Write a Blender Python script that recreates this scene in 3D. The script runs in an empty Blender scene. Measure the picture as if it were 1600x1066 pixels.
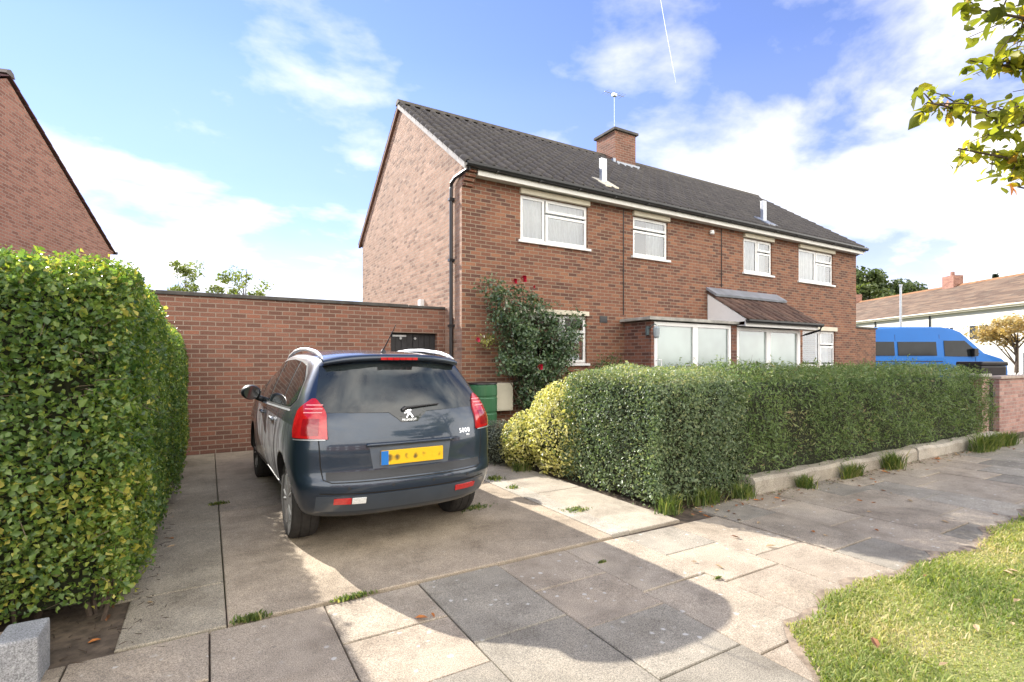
import bpy, bmesh, math, random
import numpy as np
from mathutils import Vector, Matrix
from mathutils.bvhtree import BVHTree
R = math.radians
random.seed(7)
scene = bpy.context.scene
col = scene.collection

# ------------------------------------------------------------------ camera, sky, sun, exposure
cam_data = bpy.data.cameras.new('Camera')
cam = bpy.data.objects.new('Camera', cam_data); col.objects.link(cam)
cam.location = (0, 0, 1.52)
cam_data.sensor_width = 36; cam_data.lens = 804 / 1600 * 36
cam_data.shift_y = 0.020
cam_data.clip_start = 0.05; cam_data.clip_end = 20000
FX, FY = 0.509, 0.861
_n = math.hypot(FX, FY); FX /= _n; FY /= _n
cam.rotation_euler = (R(90), 0, -math.atan2(FX, FY))
scene.camera = cam

SUN_AZ = math.atan2(-0.31, 0.95)      # direction towards the sun, measured from +Y towards +X
SUN_EL = R(31.0)
world = bpy.data.worlds.new('World'); scene.world = world
world.use_nodes = True
wn = world.node_tree; wn.nodes.clear()


def node(nt, kind, **kw):
    n = nt.nodes.new(kind)
    for k, v in kw.items():
        if k.startswith('i_'):
            key = k[2:]
            n.inputs[int(key) if key.isdigit() else key].default_value = v
        else:
            setattr(n, k, v)
    return n


def ramp(nt, fac, stops, interp='LINEAR'):
    n = nt.nodes.new('ShaderNodeValToRGB')
    n.color_ramp.interpolation = interp
    e = n.color_ramp.elements
    while len(e) > 1: e.remove(e[-1])
    first = True
    for p, c in stops:
        if isinstance(c, (int, float)): c = (c, c, c)
        el = e[0] if first else e.new(p)
        el.position = p; el.color = (*c[:3], 1); first = False
    if fac is not None: nt.links.new(fac, n.inputs[0])
    return n.outputs[0]


def math_(nt, op, a, b=None, c=None, clamp=False):
    n = nt.nodes.new('ShaderNodeMath'); n.operation = op; n.use_clamp = clamp
    for i, v in enumerate((a, b, c)):
        if v is None: continue
        if isinstance(v, (int, float)): n.inputs[i].default_value = v
        else: nt.links.new(v, n.inputs[i])
    return n.outputs[0]


def mix(nt, fac, a, b, blend='MIX'):
    n = nt.nodes.new('ShaderNodeMix'); n.data_type = 'RGBA'; n.blend_type = blend
    for sock, v in ((n.inputs[0], fac), (n.inputs[6], a), (n.inputs[7], b)):
        if isinstance(v, (int, float)): sock.default_value = v
        elif isinstance(v, tuple): sock.default_value = (*v[:3], 1)
        else: nt.links.new(v, sock)
    return n.outputs[2]


def build_sky():
    L = wn.links.new
    sky = node(wn, 'ShaderNodeTexSky', sky_type='NISHITA', sun_disc=False, sun_elevation=SUN_EL,
               sun_rotation=SUN_AZ, air_density=1.0, dust_density=0.0, ozone_density=3.0, altitude=50)
    tc = node(wn, 'ShaderNodeTexCoord')
    sep = node(wn, 'ShaderNodeSeparateXYZ'); L(tc.outputs['Generated'], sep.inputs[0])
    z = math_(wn, 'MAXIMUM', sep.outputs[2], 0.0)
    tint = mix(wn, 1.0, sky.outputs[0], ramp(wn, z, [(0.0, (.56, .57, .66)), (.15, (.54, .53, .80)), (.45, (.84, .74, .92))]), 'MULTIPLY')
    den = math_(wn, 'ADD', z, 0.22)
    u = math_(wn, 'DIVIDE', sep.outputs[0], den); v = math_(wn, 'DIVIDE', sep.outputs[1], den)
    cb = node(wn, 'ShaderNodeCombineXYZ'); L(u, cb.inputs[0]); L(v, cb.inputs[1])
    mp = node(wn, 'ShaderNodeMapping'); L(cb.outputs[0], mp.inputs[0])
    mp.inputs['Rotation'].default_value = (0, 0, R(20)); mp.inputs['Location'].default_value = (5.3, 0.4, 0)
    mp.inputs['Scale'].default_value = (1.0, 1.15, 1)
    n1 = node(wn, 'ShaderNodeTexNoise', i_Scale=2.3, i_Detail=10.0, i_Roughness=0.55, i_Distortion=0.15); L(mp.outputs[0], n1.inputs['Vector'])
    n2 = node(wn, 'ShaderNodeTexNoise', i_Scale=0.55, i_Detail=3.0); L(mp.outputs[0], n2.inputs['Vector'])
    # more cloud low down, and towards +X (the right of the view)
    low = ramp(wn, z, [(0.0, 0.30), (0.22, 0.15), (0.42, 0.04), (0.75, 0.0)])
    side = math_(wn, 'MULTIPLY', math_(wn, 'ADD', sep.outputs[0], -0.50), 0.08)
    back = math_(wn, 'MULTIPLY', math_(wn, 'MAXIMUM', math_(wn, 'MULTIPLY', sep.outputs[1], -1.0), 0.0), 0.60)  # extra unseen cloud behind the viewpoint, added to whiten the light in shade
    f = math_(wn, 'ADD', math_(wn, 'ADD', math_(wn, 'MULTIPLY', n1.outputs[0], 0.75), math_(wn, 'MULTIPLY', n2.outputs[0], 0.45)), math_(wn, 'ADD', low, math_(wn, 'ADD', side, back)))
    mask = ramp(wn, f, [(0.64, 0.0), (0.74, 0.42), (0.86, 0.82), (1.0, 1.0)])
    thin = ramp(wn, z, [(0.0, 1.0), (0.10, 0.70), (0.24, 0.16), (0.5, 0.0)])
    m = math_(wn, 'MAXIMUM', mask, math_(wn, 'MULTIPLY', thin, 0.75))
    shade = mix(wn, 1.0, ramp(wn, n1.outputs[0], [(0.35, (0.80, 0.84, 0.91)), (0.65, (1.0, 1.0, 1.0))]), (13.6, 12.8, 11.6), 'MULTIPLY')
    # unseen clouds behind the viewpoint are brightened, added fill for the shaded fronts
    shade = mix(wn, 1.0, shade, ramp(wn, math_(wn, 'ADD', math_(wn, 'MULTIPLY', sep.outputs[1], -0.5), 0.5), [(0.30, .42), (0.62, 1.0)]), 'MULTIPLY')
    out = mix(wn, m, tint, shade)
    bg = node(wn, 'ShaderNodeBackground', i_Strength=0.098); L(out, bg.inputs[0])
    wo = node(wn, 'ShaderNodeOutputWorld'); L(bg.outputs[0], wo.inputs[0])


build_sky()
sun_data = bpy.data.lights.new('Sun', 'SUN'); sun_data.energy = 3.5; sun_data.angle = R(0.5); sun_data.color = (1.0, 0.94, 0.85)
sun = bpy.data.objects.new('Sun', sun_data); col.objects.link(sun)
_sd = Vector((math.sin(SUN_AZ) * math.cos(SUN_EL), math.cos(SUN_AZ) * math.cos(SUN_EL), math.sin(SUN_EL)))
sun.rotation_euler = _sd.to_track_quat('Z', 'Y').to_euler()
sun.location = (0, 0, 30)
scene.view_settings.view_transform = 'Standard'; scene.view_settings.look = 'None'
scene.view_settings.exposure = 1.68; scene.view_settings.gamma = 1.0

# ------------------------------------------------------------------ helpers
WM = {}                                                     # world matrix of each thing, by object


def new_mat(name):
    m = bpy.data.materials.new(name); m.use_nodes = True
    nt = m.node_tree; nt.nodes.clear()
    out = nt.nodes.new('ShaderNodeOutputMaterial')
    p = nt.nodes.new('ShaderNodeBsdfPrincipled'); nt.links.new(p.outputs[0], out.inputs[0])
    return m, nt, p, out


def setc(nt, sock, v):
    if isinstance(v, tuple): sock.default_value = (*v[:3], 1)
    elif isinstance(v, (int, float)): sock.default_value = v
    else: nt.links.new(v, sock)


def noise(nt, scale, detail=4, rough=.55, vec=None, obj=True, dist=0.0):
    n = node(nt, 'ShaderNodeTexNoise', i_Scale=scale, i_Detail=detail, i_Roughness=rough, i_Distortion=dist)
    if vec is None:
        vec = node(nt, 'ShaderNodeTexCoord').outputs['Object']
    nt.links.new(vec, n.inputs['Vector'])
    return n.outputs[0]


def bump(nt, p, height, strength=.4, dist=.01):
    b = node(nt, 'ShaderNodeBump', i_Strength=strength, i_Distance=dist)
    nt.links.new(height, b.inputs['Height']); nt.links.new(b.outputs[0], p.inputs['Normal'])
    return b


def simple(name, c, rough=.6, var=.12, scale=6.0, metal=0.0, coat=0.0, bmp=0.0, spec=.5):
    m, nt, p, _ = new_mat(name)
    n = noise(nt, scale, 5)
    lo = tuple(max(0, x * (1 - var)) for x in c); hi = tuple(min(1, x * (1 + var)) for x in c)
    setc(nt, p.inputs['Base Color'], ramp(nt, n, [(.3, lo), (.7, hi)]))
    p.inputs['Roughness'].default_value = rough; p.inputs['Metallic'].default_value = metal
    p.inputs['Coat Weight'].default_value = coat; p.inputs['Coat Roughness'].default_value = .04
    p.inputs['Specular IOR Level'].default_value = spec
    if bmp: bump(nt, p, noise(nt, scale * 8, 4), bmp, .005)
    return m


def brick_mat(name, stops, mortar, bump_s=.6, pale=0.0, pale_c=(.55, .45, .40), stain=.5, relief=.010):
    m, nt, p, _ = new_mat(name)
    uv = node(nt, 'ShaderNodeTexCoord').outputs['UV']
    nb = noise(nt, 9.0, 2, vec=uv)
    b = node(nt, 'ShaderNodeTexBrick', offset=.5)
    off = node(nt, 'ShaderNodeVectorMath', operation='ADD'); nt.links.new(uv, off.inputs[0])
    dv = node(nt, 'ShaderNodeTexNoise', i_Scale=2.3, i_Detail=3.0); nt.links.new(uv, dv.inputs['Vector'])
    sc = node(nt, 'ShaderNodeVectorMath', operation='SCALE'); sc.inputs['Scale'].default_value = .012
    sb = node(nt, 'ShaderNodeVectorMath', operation='SUBTRACT'); sb.inputs[1].default_value = (.5, .5, .5)
    nt.links.new(dv.outputs['Color'], sb.inputs[0]); nt.links.new(sb.outputs[0], sc.inputs[0]); nt.links.new(sc.outputs[0], off.inputs[1])
    nt.links.new(off.outputs[0], b.inputs['Vector'])
    for k, v in (('Color1', (0, 0, 0, 1)), ('Color2', (1, 1, 1, 1)), ('Mortar', (.5, .5, .5, 1))): b.inputs[k].default_value = v
    for k, v in (('Scale', 1.0), ('Mortar Size', .0085), ('Mortar Smooth', .25), ('Bias', -.1), ('Brick Width', .225), ('Row Height', .075)): b.inputs[k].default_value = v
    c = ramp(nt, b.outputs['Color'], stops)
    fine = noise(nt, 60, 4, vec=uv)
    c = mix(nt, .45, c, ramp(nt, fine, [(.25, .25), (.75, 1.0)]), 'OVERLAY')
    big = noise(nt, .55, 4, vec=uv)
    c = mix(nt, stain, c, ramp(nt, big, [(.3, (.62, .60, .58)), (.7, (1, 1, 1))]), 'MULTIPLY')
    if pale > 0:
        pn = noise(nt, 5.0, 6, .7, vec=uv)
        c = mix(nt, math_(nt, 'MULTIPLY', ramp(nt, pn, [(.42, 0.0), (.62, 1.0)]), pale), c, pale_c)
    mo = mix(nt, nb, tuple(x * .8 for x in mortar), mortar)
    setc(nt, p.inputs['Base Color'], mix(nt, b.outputs['Fac'], c, mo))
    p.inputs['Roughness'].default_value = .9; p.inputs['Specular IOR Level'].default_value = .25
    h = math_(nt, 'SUBTRACT', math_(nt, 'ADD', math_(nt, 'MULTIPLY', b.outputs['Color'], .45), math_(nt, 'MULTIPLY', fine, .5)), b.outputs['Fac'])
    bump(nt, p, h, bump_s, relief)
    return m


class MB:
    def __init__(s): s.v = []; s.f = []; s.m = []; s.mi = 0

    def add(s, vs, fs):
        o = len(s.v); s.v += [tuple(v) for v in vs]
        for f in fs: s.f.append(tuple(i + o for i in f)); s.m.append(s.mi)
        return s

    def box(s, x0, x1, y0, y1, z0, z1):
        vs = [(x0, y0, z0), (x1, y0, z0), (x1, y1, z0), (x0, y1, z0), (x0, y0, z1), (x1, y0, z1), (x1, y1, z1), (x0, y1, z1)]
        return s.add(vs, [(0, 3, 2, 1), (4, 5, 6, 7), (0, 1, 5, 4), (1, 2, 6, 5), (2, 3, 7, 6), (3, 0, 4, 7)])

    def slab(s, x0, x1, y0, y1, z0, z1, c=.006, tilt=(0, 0)):
        def zz(x, y): return z1 + tilt[0] * (x - x0) / max(1e-3, x1 - x0) + tilt[1] * (y - y0) / max(1e-3, y1 - y0)
        vs = [(x0, y0, z0), (x1, y0, z0), (x1, y1, z0), (x0, y1, z0)]
        vs += [(x, y, zz(x, y) - c) for x, y in ((x0, y0), (x1, y0), (x1, y1), (x0, y1))]
        vs += [(x, y, zz(x, y)) for x, y in ((x0 + c, y0 + c), (x1 - c, y0 + c), (x1 - c, y1 - c), (x0 + c, y1 - c))]
        fs = [(8, 9, 10, 11)]
        for i in range(4):
            j = (i + 1) % 4
            fs += [(i, j, j + 4, i + 4), (i + 4, j + 4, j + 8, i + 8)]
        return s.add(vs, fs)

    def prism(s, poly, a, b, axis='x'):
        """poly of 2-D points swept from a to b along an axis: x -> (y,z), y -> (x,z), z -> (x,y)"""
        def P(p, t): return {'x': (t, p[0], p[1]), 'y': (p[0], t, p[1]), 'z': (p[0], p[1], t)}[axis]
        n = len(poly)
        vs = [P(p, a) for p in poly] + [P(p, b) for p in poly]
        fs = [tuple(range(n - 1, -1, -1)), tuple(range(n, 2 * n))] + [(i, (i + 1) % n, n + (i + 1) % n, n + i) for i in range(n)]
        return s.add(vs, fs)

    def tube(s, pts, rad, n=8, cap=True):
        pts = [Vector(p) for p in pts]
        rs = rad if isinstance(rad, (list, tuple)) else [rad] * len(pts)
        vs = []
        up = Vector((0, 0, 1))
        for i, p in enumerate(pts):
            d = (pts[min(i + 1, len(pts) - 1)] - pts[max(i - 1, 0)]).normalized()
            a = d.cross(up) if abs(d.dot(up)) < .95 else d.cross(Vector((1, 0, 0)))
            a.normalize(); b = d.cross(a)
            vs += [p + (a * math.cos(2 * math.pi * k / n) + b * math.sin(2 * math.pi * k / n)) * rs[i] for k in range(n)]
        fs = [(i * n + k, i * n + (k + 1) % n, (i + 1) * n + (k + 1) % n, (i + 1) * n + k) for i in range(len(pts) - 1) for k in range(n)]
        if cap: fs += [tuple(range(n - 1, -1, -1)), tuple(range((len(pts) - 1) * n, len(pts) * n))]
        return s.add(vs, fs)

    def lathe(s, prof, c=(0, 0, 0), n=24, axis='z'):
        """prof of (radius, height)"""
        vs = []
        for r, h in prof:
            for k in range(n):
                a = 2 * math.pi * k / n
                q = (r * math.cos(a), r * math.sin(a), h)
                if axis == 'x': q = (h, q[0], q[1])
                elif axis == 'y': q = (q[0], h, q[1])
                vs.append((c[0] + q[0], c[1] + q[1], c[2] + q[2]))
        m = len(prof)
        fs = [(i * n + k, i * n + (k + 1) % n, (i + 1) * n + (k + 1) % n, (i + 1) * n + k) for i in range(m - 1) for k in range(n)]
        fs += [tuple(range(n - 1, -1, -1)), tuple(range((m - 1) * n, m * n))]
        return s.add(vs, fs)

    def quad(s, a, b, c, d): return s.add([a, b, c, d], [(0, 1, 2, 3)])

    def build(s, name, mats, parent=None, smooth=False, bevel=0.0, local=False, recalc=True):
        me = bpy.data.meshes.new(name)
        me.from_pydata(s.v, [], s.f)
        if not isinstance(mats, (list, tuple)): mats = [mats]
        for m in mats: me.materials.append(m)
        me.polygons.foreach_set('material_index', s.m)
        if recalc or bevel:
            bm = bmesh.new(); bm.from_mesh(me)
            if recalc: bmesh.ops.recalc_face_normals(bm, faces=bm.faces)
            if bevel:
                es = [e for e in bm.edges if len(e.link_faces) == 2 and e.calc_face_angle(0) > .5]
                bmesh.ops.bevel(bm, geom=es, offset=bevel, segments=2, affect='EDGES', profile=.6, clamp_overlap=True)
            bm.to_mesh(me); bm.free()
        return finish(name, me, parent, smooth, local)


def finish(name, me, parent=None, smooth=False, local=False):
    uv = me.uv_layers.new(name='UVMap')
    nv = len(me.vertices)
    co = np.empty(nv * 3, np.float32); me.vertices.foreach_get('co', co); co = co.reshape(-1, 3)
    nl = len(me.loops)
    vi = np.empty(nl, np.int32); me.loops.foreach_get('vertex_index', vi)
    npoly = len(me.polygons)
    nrm = np.empty(npoly * 3, np.float32); me.polygons.foreach_get('normal', nrm); nrm = np.abs(nrm.reshape(-1, 3))
    tot = np.empty(npoly, np.int32); me.polygons.foreach_get('loop_total', tot)
    ax = np.repeat(np.argmax(nrm + np.array([.001, 0, 0]), 1), tot)
    c = co[vi]
    U = np.where(ax == 0, c[:, 1], c[:, 0]); V = np.where(ax == 2, c[:, 1], c[:, 2])
    uv.data.foreach_set('uv', np.stack([U, V], 1).astype(np.float32).ravel())
    if smooth: me.polygons.foreach_set('use_smooth', np.ones(npoly, bool))
    o = bpy.data.objects.new(name, me); col.objects.link(o)
    if parent is not None:
        o.parent = parent
        if not local: me.transform(WM[parent].inverted())
        WM[o] = WM[parent]
    else:
        WM[o] = Matrix.Identity(4)
    return o


def thing(name, label, cat, loc=(0, 0, 0), rz=0.0, group=None):
    o = bpy.data.objects.new(name, None); col.objects.link(o)
    o.empty_display_size = .2
    o.location = loc; o.rotation_euler = (0, 0, rz)
    WM[o] = Matrix.Translation(loc) @ Matrix.Rotation(rz, 4, 'Z')
    return tag(o, label, cat, group)


def tag(o, label=None, cat=None, group=None, kind=None):
    if label: o['label'] = label
    if cat: o['category'] = cat
    if group: o['group'] = group
    if kind: o['kind'] = kind
    return o


def rehome(o, loc):
    """move a top-level mesh's origin to loc without moving its geometry"""
    o.data.transform(Matrix.Translation(-Vector(loc))); o.location = loc
    return o


def raw_mesh(name, V, loops, totals, mat, attr=None):
    me = bpy.data.meshes.new(name)
    me.vertices.add(len(V)); me.vertices.foreach_set('co', V.astype(np.float32).ravel())
    me.loops.add(len(loops)); me.loops.foreach_set('vertex_index', loops.astype(np.int32))
    me.polygons.add(len(totals))
    st = np.concatenate([[0], np.cumsum(totals)[:-1]]).astype(np.int32)
    me.polygons.foreach_set('loop_start', st)
    me.update(calc_edges=True)
    if attr is not None:
        a = me.attributes.new('rnd', 'FLOAT', 'FACE'); a.data.foreach_set('value', attr.astype(np.float32))
    me.materials.append(mat)
    return me


def unit(a): return a / np.maximum(1e-9, np.linalg.norm(a, axis=1, keepdims=True))


def leaves(name, P, N, L, W, mat, parent, rng, tilt=.7, fold=.22, attr=None, droop=0.0):
    """one folded leaf of two triangles pairs at every point; N = the way the leaf faces"""
    n = len(P)
    N = unit(N + rng.normal(size=(n, 3)) * tilt)
    T = rng.normal(size=(n, 3)); T[:, 2] -= droop
    T = unit(T - N * np.sum(T * N, 1, keepdims=True)); B = np.cross(N, T)
    sz = np.exp(rng.normal(-.08, .30, n)); l = (L * sz)[:, None] * .5; w = (W * sz * rng.uniform(.75, 1.2, n))[:, None] * .5
    V = np.stack([P - T * l, P + B * w - T * l * .15 + N * w * fold * 2, P + T * l - N * l * .15, P - B * w - T * l * .15 + N * w * fold * 2], 1).reshape(-1, 3)
    i = np.arange(n)[:, None] * 4
    F = np.concatenate([i + np.array([[0, 2, 1]]), i + np.array([[0, 3, 2]])], 1).reshape(-1)
    r = rng.uniform(0, 1, n) if attr is None else np.clip(attr, 0, 1)
    me = raw_mesh(name, V, F, np.full(2 * n, 3), mat, np.repeat(r, 2))
    o = bpy.data.objects.new(name, me); col.objects.link(o)
    if parent is not None:
        o.parent = parent; me.transform(WM[parent].inverted()); WM[o] = WM[parent]
    else: WM[o] = Matrix.Identity(4)
    return o


def big_leaves(name, P, N, L, W, mat, parent, rng, tilt=.7, droop=.6, attr=None):
    """curled leaves with a midrib: eight points each, for foliage near the viewpoint"""
    n = len(P); N = unit(N + rng.normal(size=(n, 3)) * tilt)
    T = rng.normal(size=(n, 3)); T[:, 2] -= droop; T = unit(T - N * np.sum(T * N, 1, keepdims=True)); B = np.cross(N, T)
    sz = np.exp(rng.normal(-.1, .28, n))[:, None]; l = L * sz; w = W * sz * rng.uniform(.8, 1.15, (n, 1)) * .5; cu = rng.uniform(-.05, .35, (n, 1)); fo = rng.uniform(.05, .5, (n, 1))
    def q(f, s): return P + T * l * (f - .3) + B * w * s + N * (abs(s) * w * fo - l * cu * f * f)
    V = np.stack([q(0, 0), q(.28, .80), q(.62, .86), q(1, 0), q(.62, -.86), q(.28, -.80), q(.28, 0), q(.62, 0)], 1).reshape(-1, 3)
    i = np.arange(n)[:, None] * 8
    F = np.concatenate([i + np.array([[0, 6, 1]]), i + np.array([[0, 5, 6]]), i + np.array([[3, 2, 7]]), i + np.array([[3, 7, 4]]), i + np.array([[1, 6, 7, 2]]), i + np.array([[6, 5, 4, 7]])], 1).reshape(-1)
    me = raw_mesh(name, V, F, np.tile([3, 3, 3, 3, 4, 4], n), mat, np.repeat(np.clip(attr, 0, 1), 6))
    me.polygons.foreach_set('use_smooth', np.ones(6 * n, bool))
    o = bpy.data.objects.new(name, me); col.objects.link(o); o.parent = parent; me.transform(WM[parent].inverted()); WM[o] = WM[parent]
    return o


def leaf_mat(name, stops, rough=.45, trans=.3, tcol=None, spec=.5):
    m, nt, p, out = new_mat(name)
    a = node(nt, 'ShaderNodeAttribute', attribute_name='rnd')
    c = ramp(nt, a.outputs['Fac'], stops)
    setc(nt, p.inputs['Base Color'], c)
    p.inputs['Roughness'].default_value = rough; p.inputs['Specular IOR Level'].default_value = spec
    t = node(nt, 'ShaderNodeBsdfTranslucent')
    nt.links.new(mix(nt, 1.0, c, tcol or (1.5, 1.6, .7), 'MULTIPLY'), t.inputs[0])
    ms = node(nt, 'ShaderNodeMixShader', i_0=trans)
    nt.links.new(p.outputs[0], ms.inputs[1]); nt.links.new(t.outputs[0], ms.inputs[2]); nt.links.new(ms.outputs[0], out.inputs[0])
    return m


def lump(P, f=1.0, ph=0.0):
    x, y, z = P[:, 0] * f + ph, P[:, 1] * f + ph * 1.7, P[:, 2] * f
    return (np.sin(2.1 * x + 1.3 * np.sin(1.7 * z + y)) + np.sin(2.6 * y + 1.1 * np.sin(2.3 * x)) + np.sin(3.3 * z + 1.9 * np.sin(1.3 * y + x)) + .6 * np.sin(6.1 * x + 5.2 * y) * np.sin(5.7 * z)) / 3.6


# ------------------------------------------------------------------ materials
M = {}
M['brick'] = brick_mat('red_brown_brick', [(0.0, (.120, .060, .046)), (.22, (.180, .082, .056)), (.6, (.225, .100, .064)), (.88, (.285, .134, .080)), (1.0, (.17, .084, .062))], (.31, .245, .18), .8)
M['brick_gable'] = brick_mat('sunlit_gable_brick', [(0.0, (.20, .112, .078)), (.12, (.33, .195, .135)), (.7, (.42, .255, .178)), (1.0, (.50, .32, .235))], (.46, .35, .27), 1.0, pale=.30, pale_c=(.56, .43, .34), relief=.035)  # house brick made paler: raking sunlight put into its colour, with patchy bloom over
M['brick_garage'] = brick_mat('garage_brick', [(0.0, (.155, .080, .060)), (.35, (.20, .098, .071)), (.75, (.245, .117, .082)), (1.0, (.30, .125, .080))], (.315, .24, .188), .7, stain=.65)
M['brick_porch'] = brick_mat('porch_brick', [(0.0, (.11, .055, .045)), (.5, (.20, .088, .062)), (1.0, (.27, .12, .08))], (.26, .20, .17), .7)
M['brick_pink'] = brick_mat('pink_brick', [(0.0, (.27, .14, .12)), (.5, (.38, .20, .165)), (1.0, (.46, .27, .22))], (.42, .34, .30), .7, pale=.3)
M['brick_orange'] = brick_mat('orange_red_brick', [(0.0, (.25, .115, .085)), (.5, (.345, .165, .120)), (1.0, (.41, .205, .148))], (.42, .32, .26), .9, stain=.4)
M['white_pvc'] = simple('white_upvc', (.80, .80, .79), .35, .03)
M['white_paint'] = simple('aged_white_paint', (.70, .69, .65), .6, .08, 3)
M['cream'] = simple('cream_paint', (.62, .57, .45), .6, .10, 3)
M['black_plastic'] = simple('black_plastic', (.018, .018, .020), .35, .2)
M['black_wood'] = simple('black_stained_boards', (.020, .019, .022), .6, .4, 8, bmp=.3)
M['lead'] = simple('lead_flashing', (.30, .33, .38), .45, .2, 4, metal=.4)
M['galv'] = simple('galvanised_metal', (.46, .48, .50), .4, .12, 10, metal=.6)
M['concrete_coping'] = simple('dark_coping', (.075, .070, .064), .9, .4, 5, bmp=.4)
M['soil'] = simple('soil', (.105, .078, .055), .95, .5, 14, bmp=.8)
M['twig'] = simple('twigs', (.060, .042, .028), .9, .5, 12)
M['bark'] = simple('bark', (.085, .062, .045), .9, .4, 14, bmp=.8)
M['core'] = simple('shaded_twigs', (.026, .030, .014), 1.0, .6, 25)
M['red_rose'] = simple('red_petals', (.42, .008, .035), .5, .3, 40)
M['pink_rose'] = simple('pink_petals', (.62, .05, .12), .5, .2, 40)
M['white_petal'] = simple('white_petals', (.72, .72, .62), .5, .1, 40)


def glass_mat(name, tint=(.9, .95, .95), rough=0.0, frost=0.0, frost_c=(.4, .5, .46)):
    m, nt, p, out = new_mat(name)
    g = node(nt, 'ShaderNodeBsdfGlossy', i_Roughness=max(.01, rough)); g.inputs[0].default_value = (.95, .97, 1, 1)
    t = node(nt, 'ShaderNodeBsdfTransparent'); t.inputs[0].default_value = (*tint, 1)
    inner = t.outputs[0]
    if frost > 0:
        d = node(nt, 'ShaderNodeBsdfDiffuse'); d.inputs[0].default_value = (*frost_c, 1)
        n = noise(nt, 1.2, 2)
        nt.links.new(ramp(nt, n, [(.3, tuple(x * .62 for x in frost_c)), (.7, frost_c)]), d.inputs[0])
        mm = node(nt, 'ShaderNodeMixShader', i_0=frost)
        nt.links.new(t.outputs[0], mm.inputs[1]); nt.links.new(d.outputs[0], mm.inputs[2]); inner = mm.outputs[0]
    fr = node(nt, 'ShaderNodeFresnel', i_IOR=2.3)
    ms = node(nt, 'ShaderNodeMixShader')
    nt.links.new(fr.outputs[0], ms.inputs[0]); nt.links.new(inner, ms.inputs[1]); nt.links.new(g.outputs[0], ms.inputs[2])
    nt.links.new(ms.outputs[0], out.inputs[0])
    nt.nodes.remove(p)
    return m


M['glass'] = glass_mat('window_glass')
M['frosted'] = glass_mat('frosted_glass', rough=.12, frost=.85, frost_c=(.29, .38, .34))
M['car_glass'] = None


def curtain_mat():
    m, nt, p, out = new_mat('net_curtain')
    uv = node(nt, 'ShaderNodeTexCoord').outputs['UV']
    w = node(nt, 'ShaderNodeTexWave', wave_type='BANDS', bands_direction='X', i_Scale=2.6, i_Distortion=6.0, i_Detail=3.0)
    nt.links.new(uv, w.inputs['Vector'])
    setc(nt, p.inputs['Base Color'], ramp(nt, w.outputs[0], [(0, (.62, .66, .70)), (1, (.76, .80, .84))]))
    p.inputs['Roughness'].default_value = .9
    bump(nt, p, w.outputs[0], .5, .03)
    return m


M['net'] = curtain_mat()
M['room'] = simple('room_shade', (.16, .15, .13), .9, .3, 1.5)


def paving_mat(name, speck=.5, lichen=.35, rough=.88):
    m, nt, p, _ = new_mat(name)
    vc = node(nt, 'ShaderNodeAttribute', attribute_name='Col')
    oc = node(nt, 'ShaderNodeTexCoord').outputs['Object']
    f = noise(nt, 170, 3, .7, vec=oc)
    c = mix(nt, speck, vc.outputs['Color'], ramp(nt, f, [(.34, .05), (.66, .95)]), 'OVERLAY')
    g = noise(nt, 2.2, 7, .68, vec=oc)
    c = mix(nt, .75, c, ramp(nt, g, [(.30, (.52, .50, .47)), (.5, (.92, .92, .90)), (.70, (1.25, 1.22, 1.16))]), 'MULTIPLY')
    v = node(nt, 'ShaderNodeTexVoronoi', i_Scale=11.0, i_Randomness=1.0); nt.links.new(oc, v.inputs['Vector'])
    gate = ramp(nt, noise(nt, 1.6, 3, vec=oc), [(.44, 0.0), (.56, 1.0)])
    edge = math_(nt, 'ADD', v.outputs['Distance'], math_(nt, 'MULTIPLY', noise(nt, 24, 4, .7, vec=oc), .55))
    spots = math_(nt, 'MULTIPLY', ramp(nt, edge, [(.36, 1.0), (.44, 0.0)]), gate)
    c = mix(nt, math_(nt, 'MULTIPLY', spots, lichen), c, (.62, .60, .55))
    dk = ramp(nt, noise(nt, 4.5, 6, .75, vec=oc), [(.30, .55), (.42, 1.0)])
    c = mix(nt, .6, c, dk, 'MULTIPLY')
    st = ramp(nt, noise(nt, .9, 8, .72, vec=oc, dist=.6), [(.38, (.62, .60, .57)), (.50, (1, 1, 1))])
    c = mix(nt, .45, c, st, 'MULTIPLY')
    gum = node(nt, 'ShaderNodeTexVoronoi', i_Scale=3.7); nt.links.new(oc, gum.inputs['Vector'])
    c = mix(nt, math_(nt, 'MULTIPLY', ramp(nt, gum.outputs['Distance'], [(.045, 1.0), (.06, 0.0)]), .35), c, (.10, .09, .08))
    setc(nt, p.inputs['Base Color'], c)
    p.inputs['Roughness'].default_value = rough; p.inputs['Specular IOR Level'].default_value = .3
    h = math_(nt, 'ADD', f, math_(nt, 'MULTIPLY', g, 1.5))
    bump(nt, p, h, .55, .004)
    return m


M['paving'] = paving_mat('paving_slabs', .6, .75)
M['drive'] = paving_mat('driveway_concrete', .65, .12)
M['concrete'] = paving_mat('concrete_edging', .6, .25)


def paint_cols(o, cols):
    """one colour per polygon"""
    me = o.data
    a = me.color_attributes.new('Col', 'FLOAT_COLOR', 'CORNER')
    tot = np.empty(len(me.polygons), np.int32); me.polygons.foreach_get('loop_total', tot)
    c = np.repeat(np.asarray(cols, np.float32), tot, 0)
    a.data.foreach_set('color', np.concatenate([c, np.ones((len(c), 1), np.float32)], 1).ravel())
    return o


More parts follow.
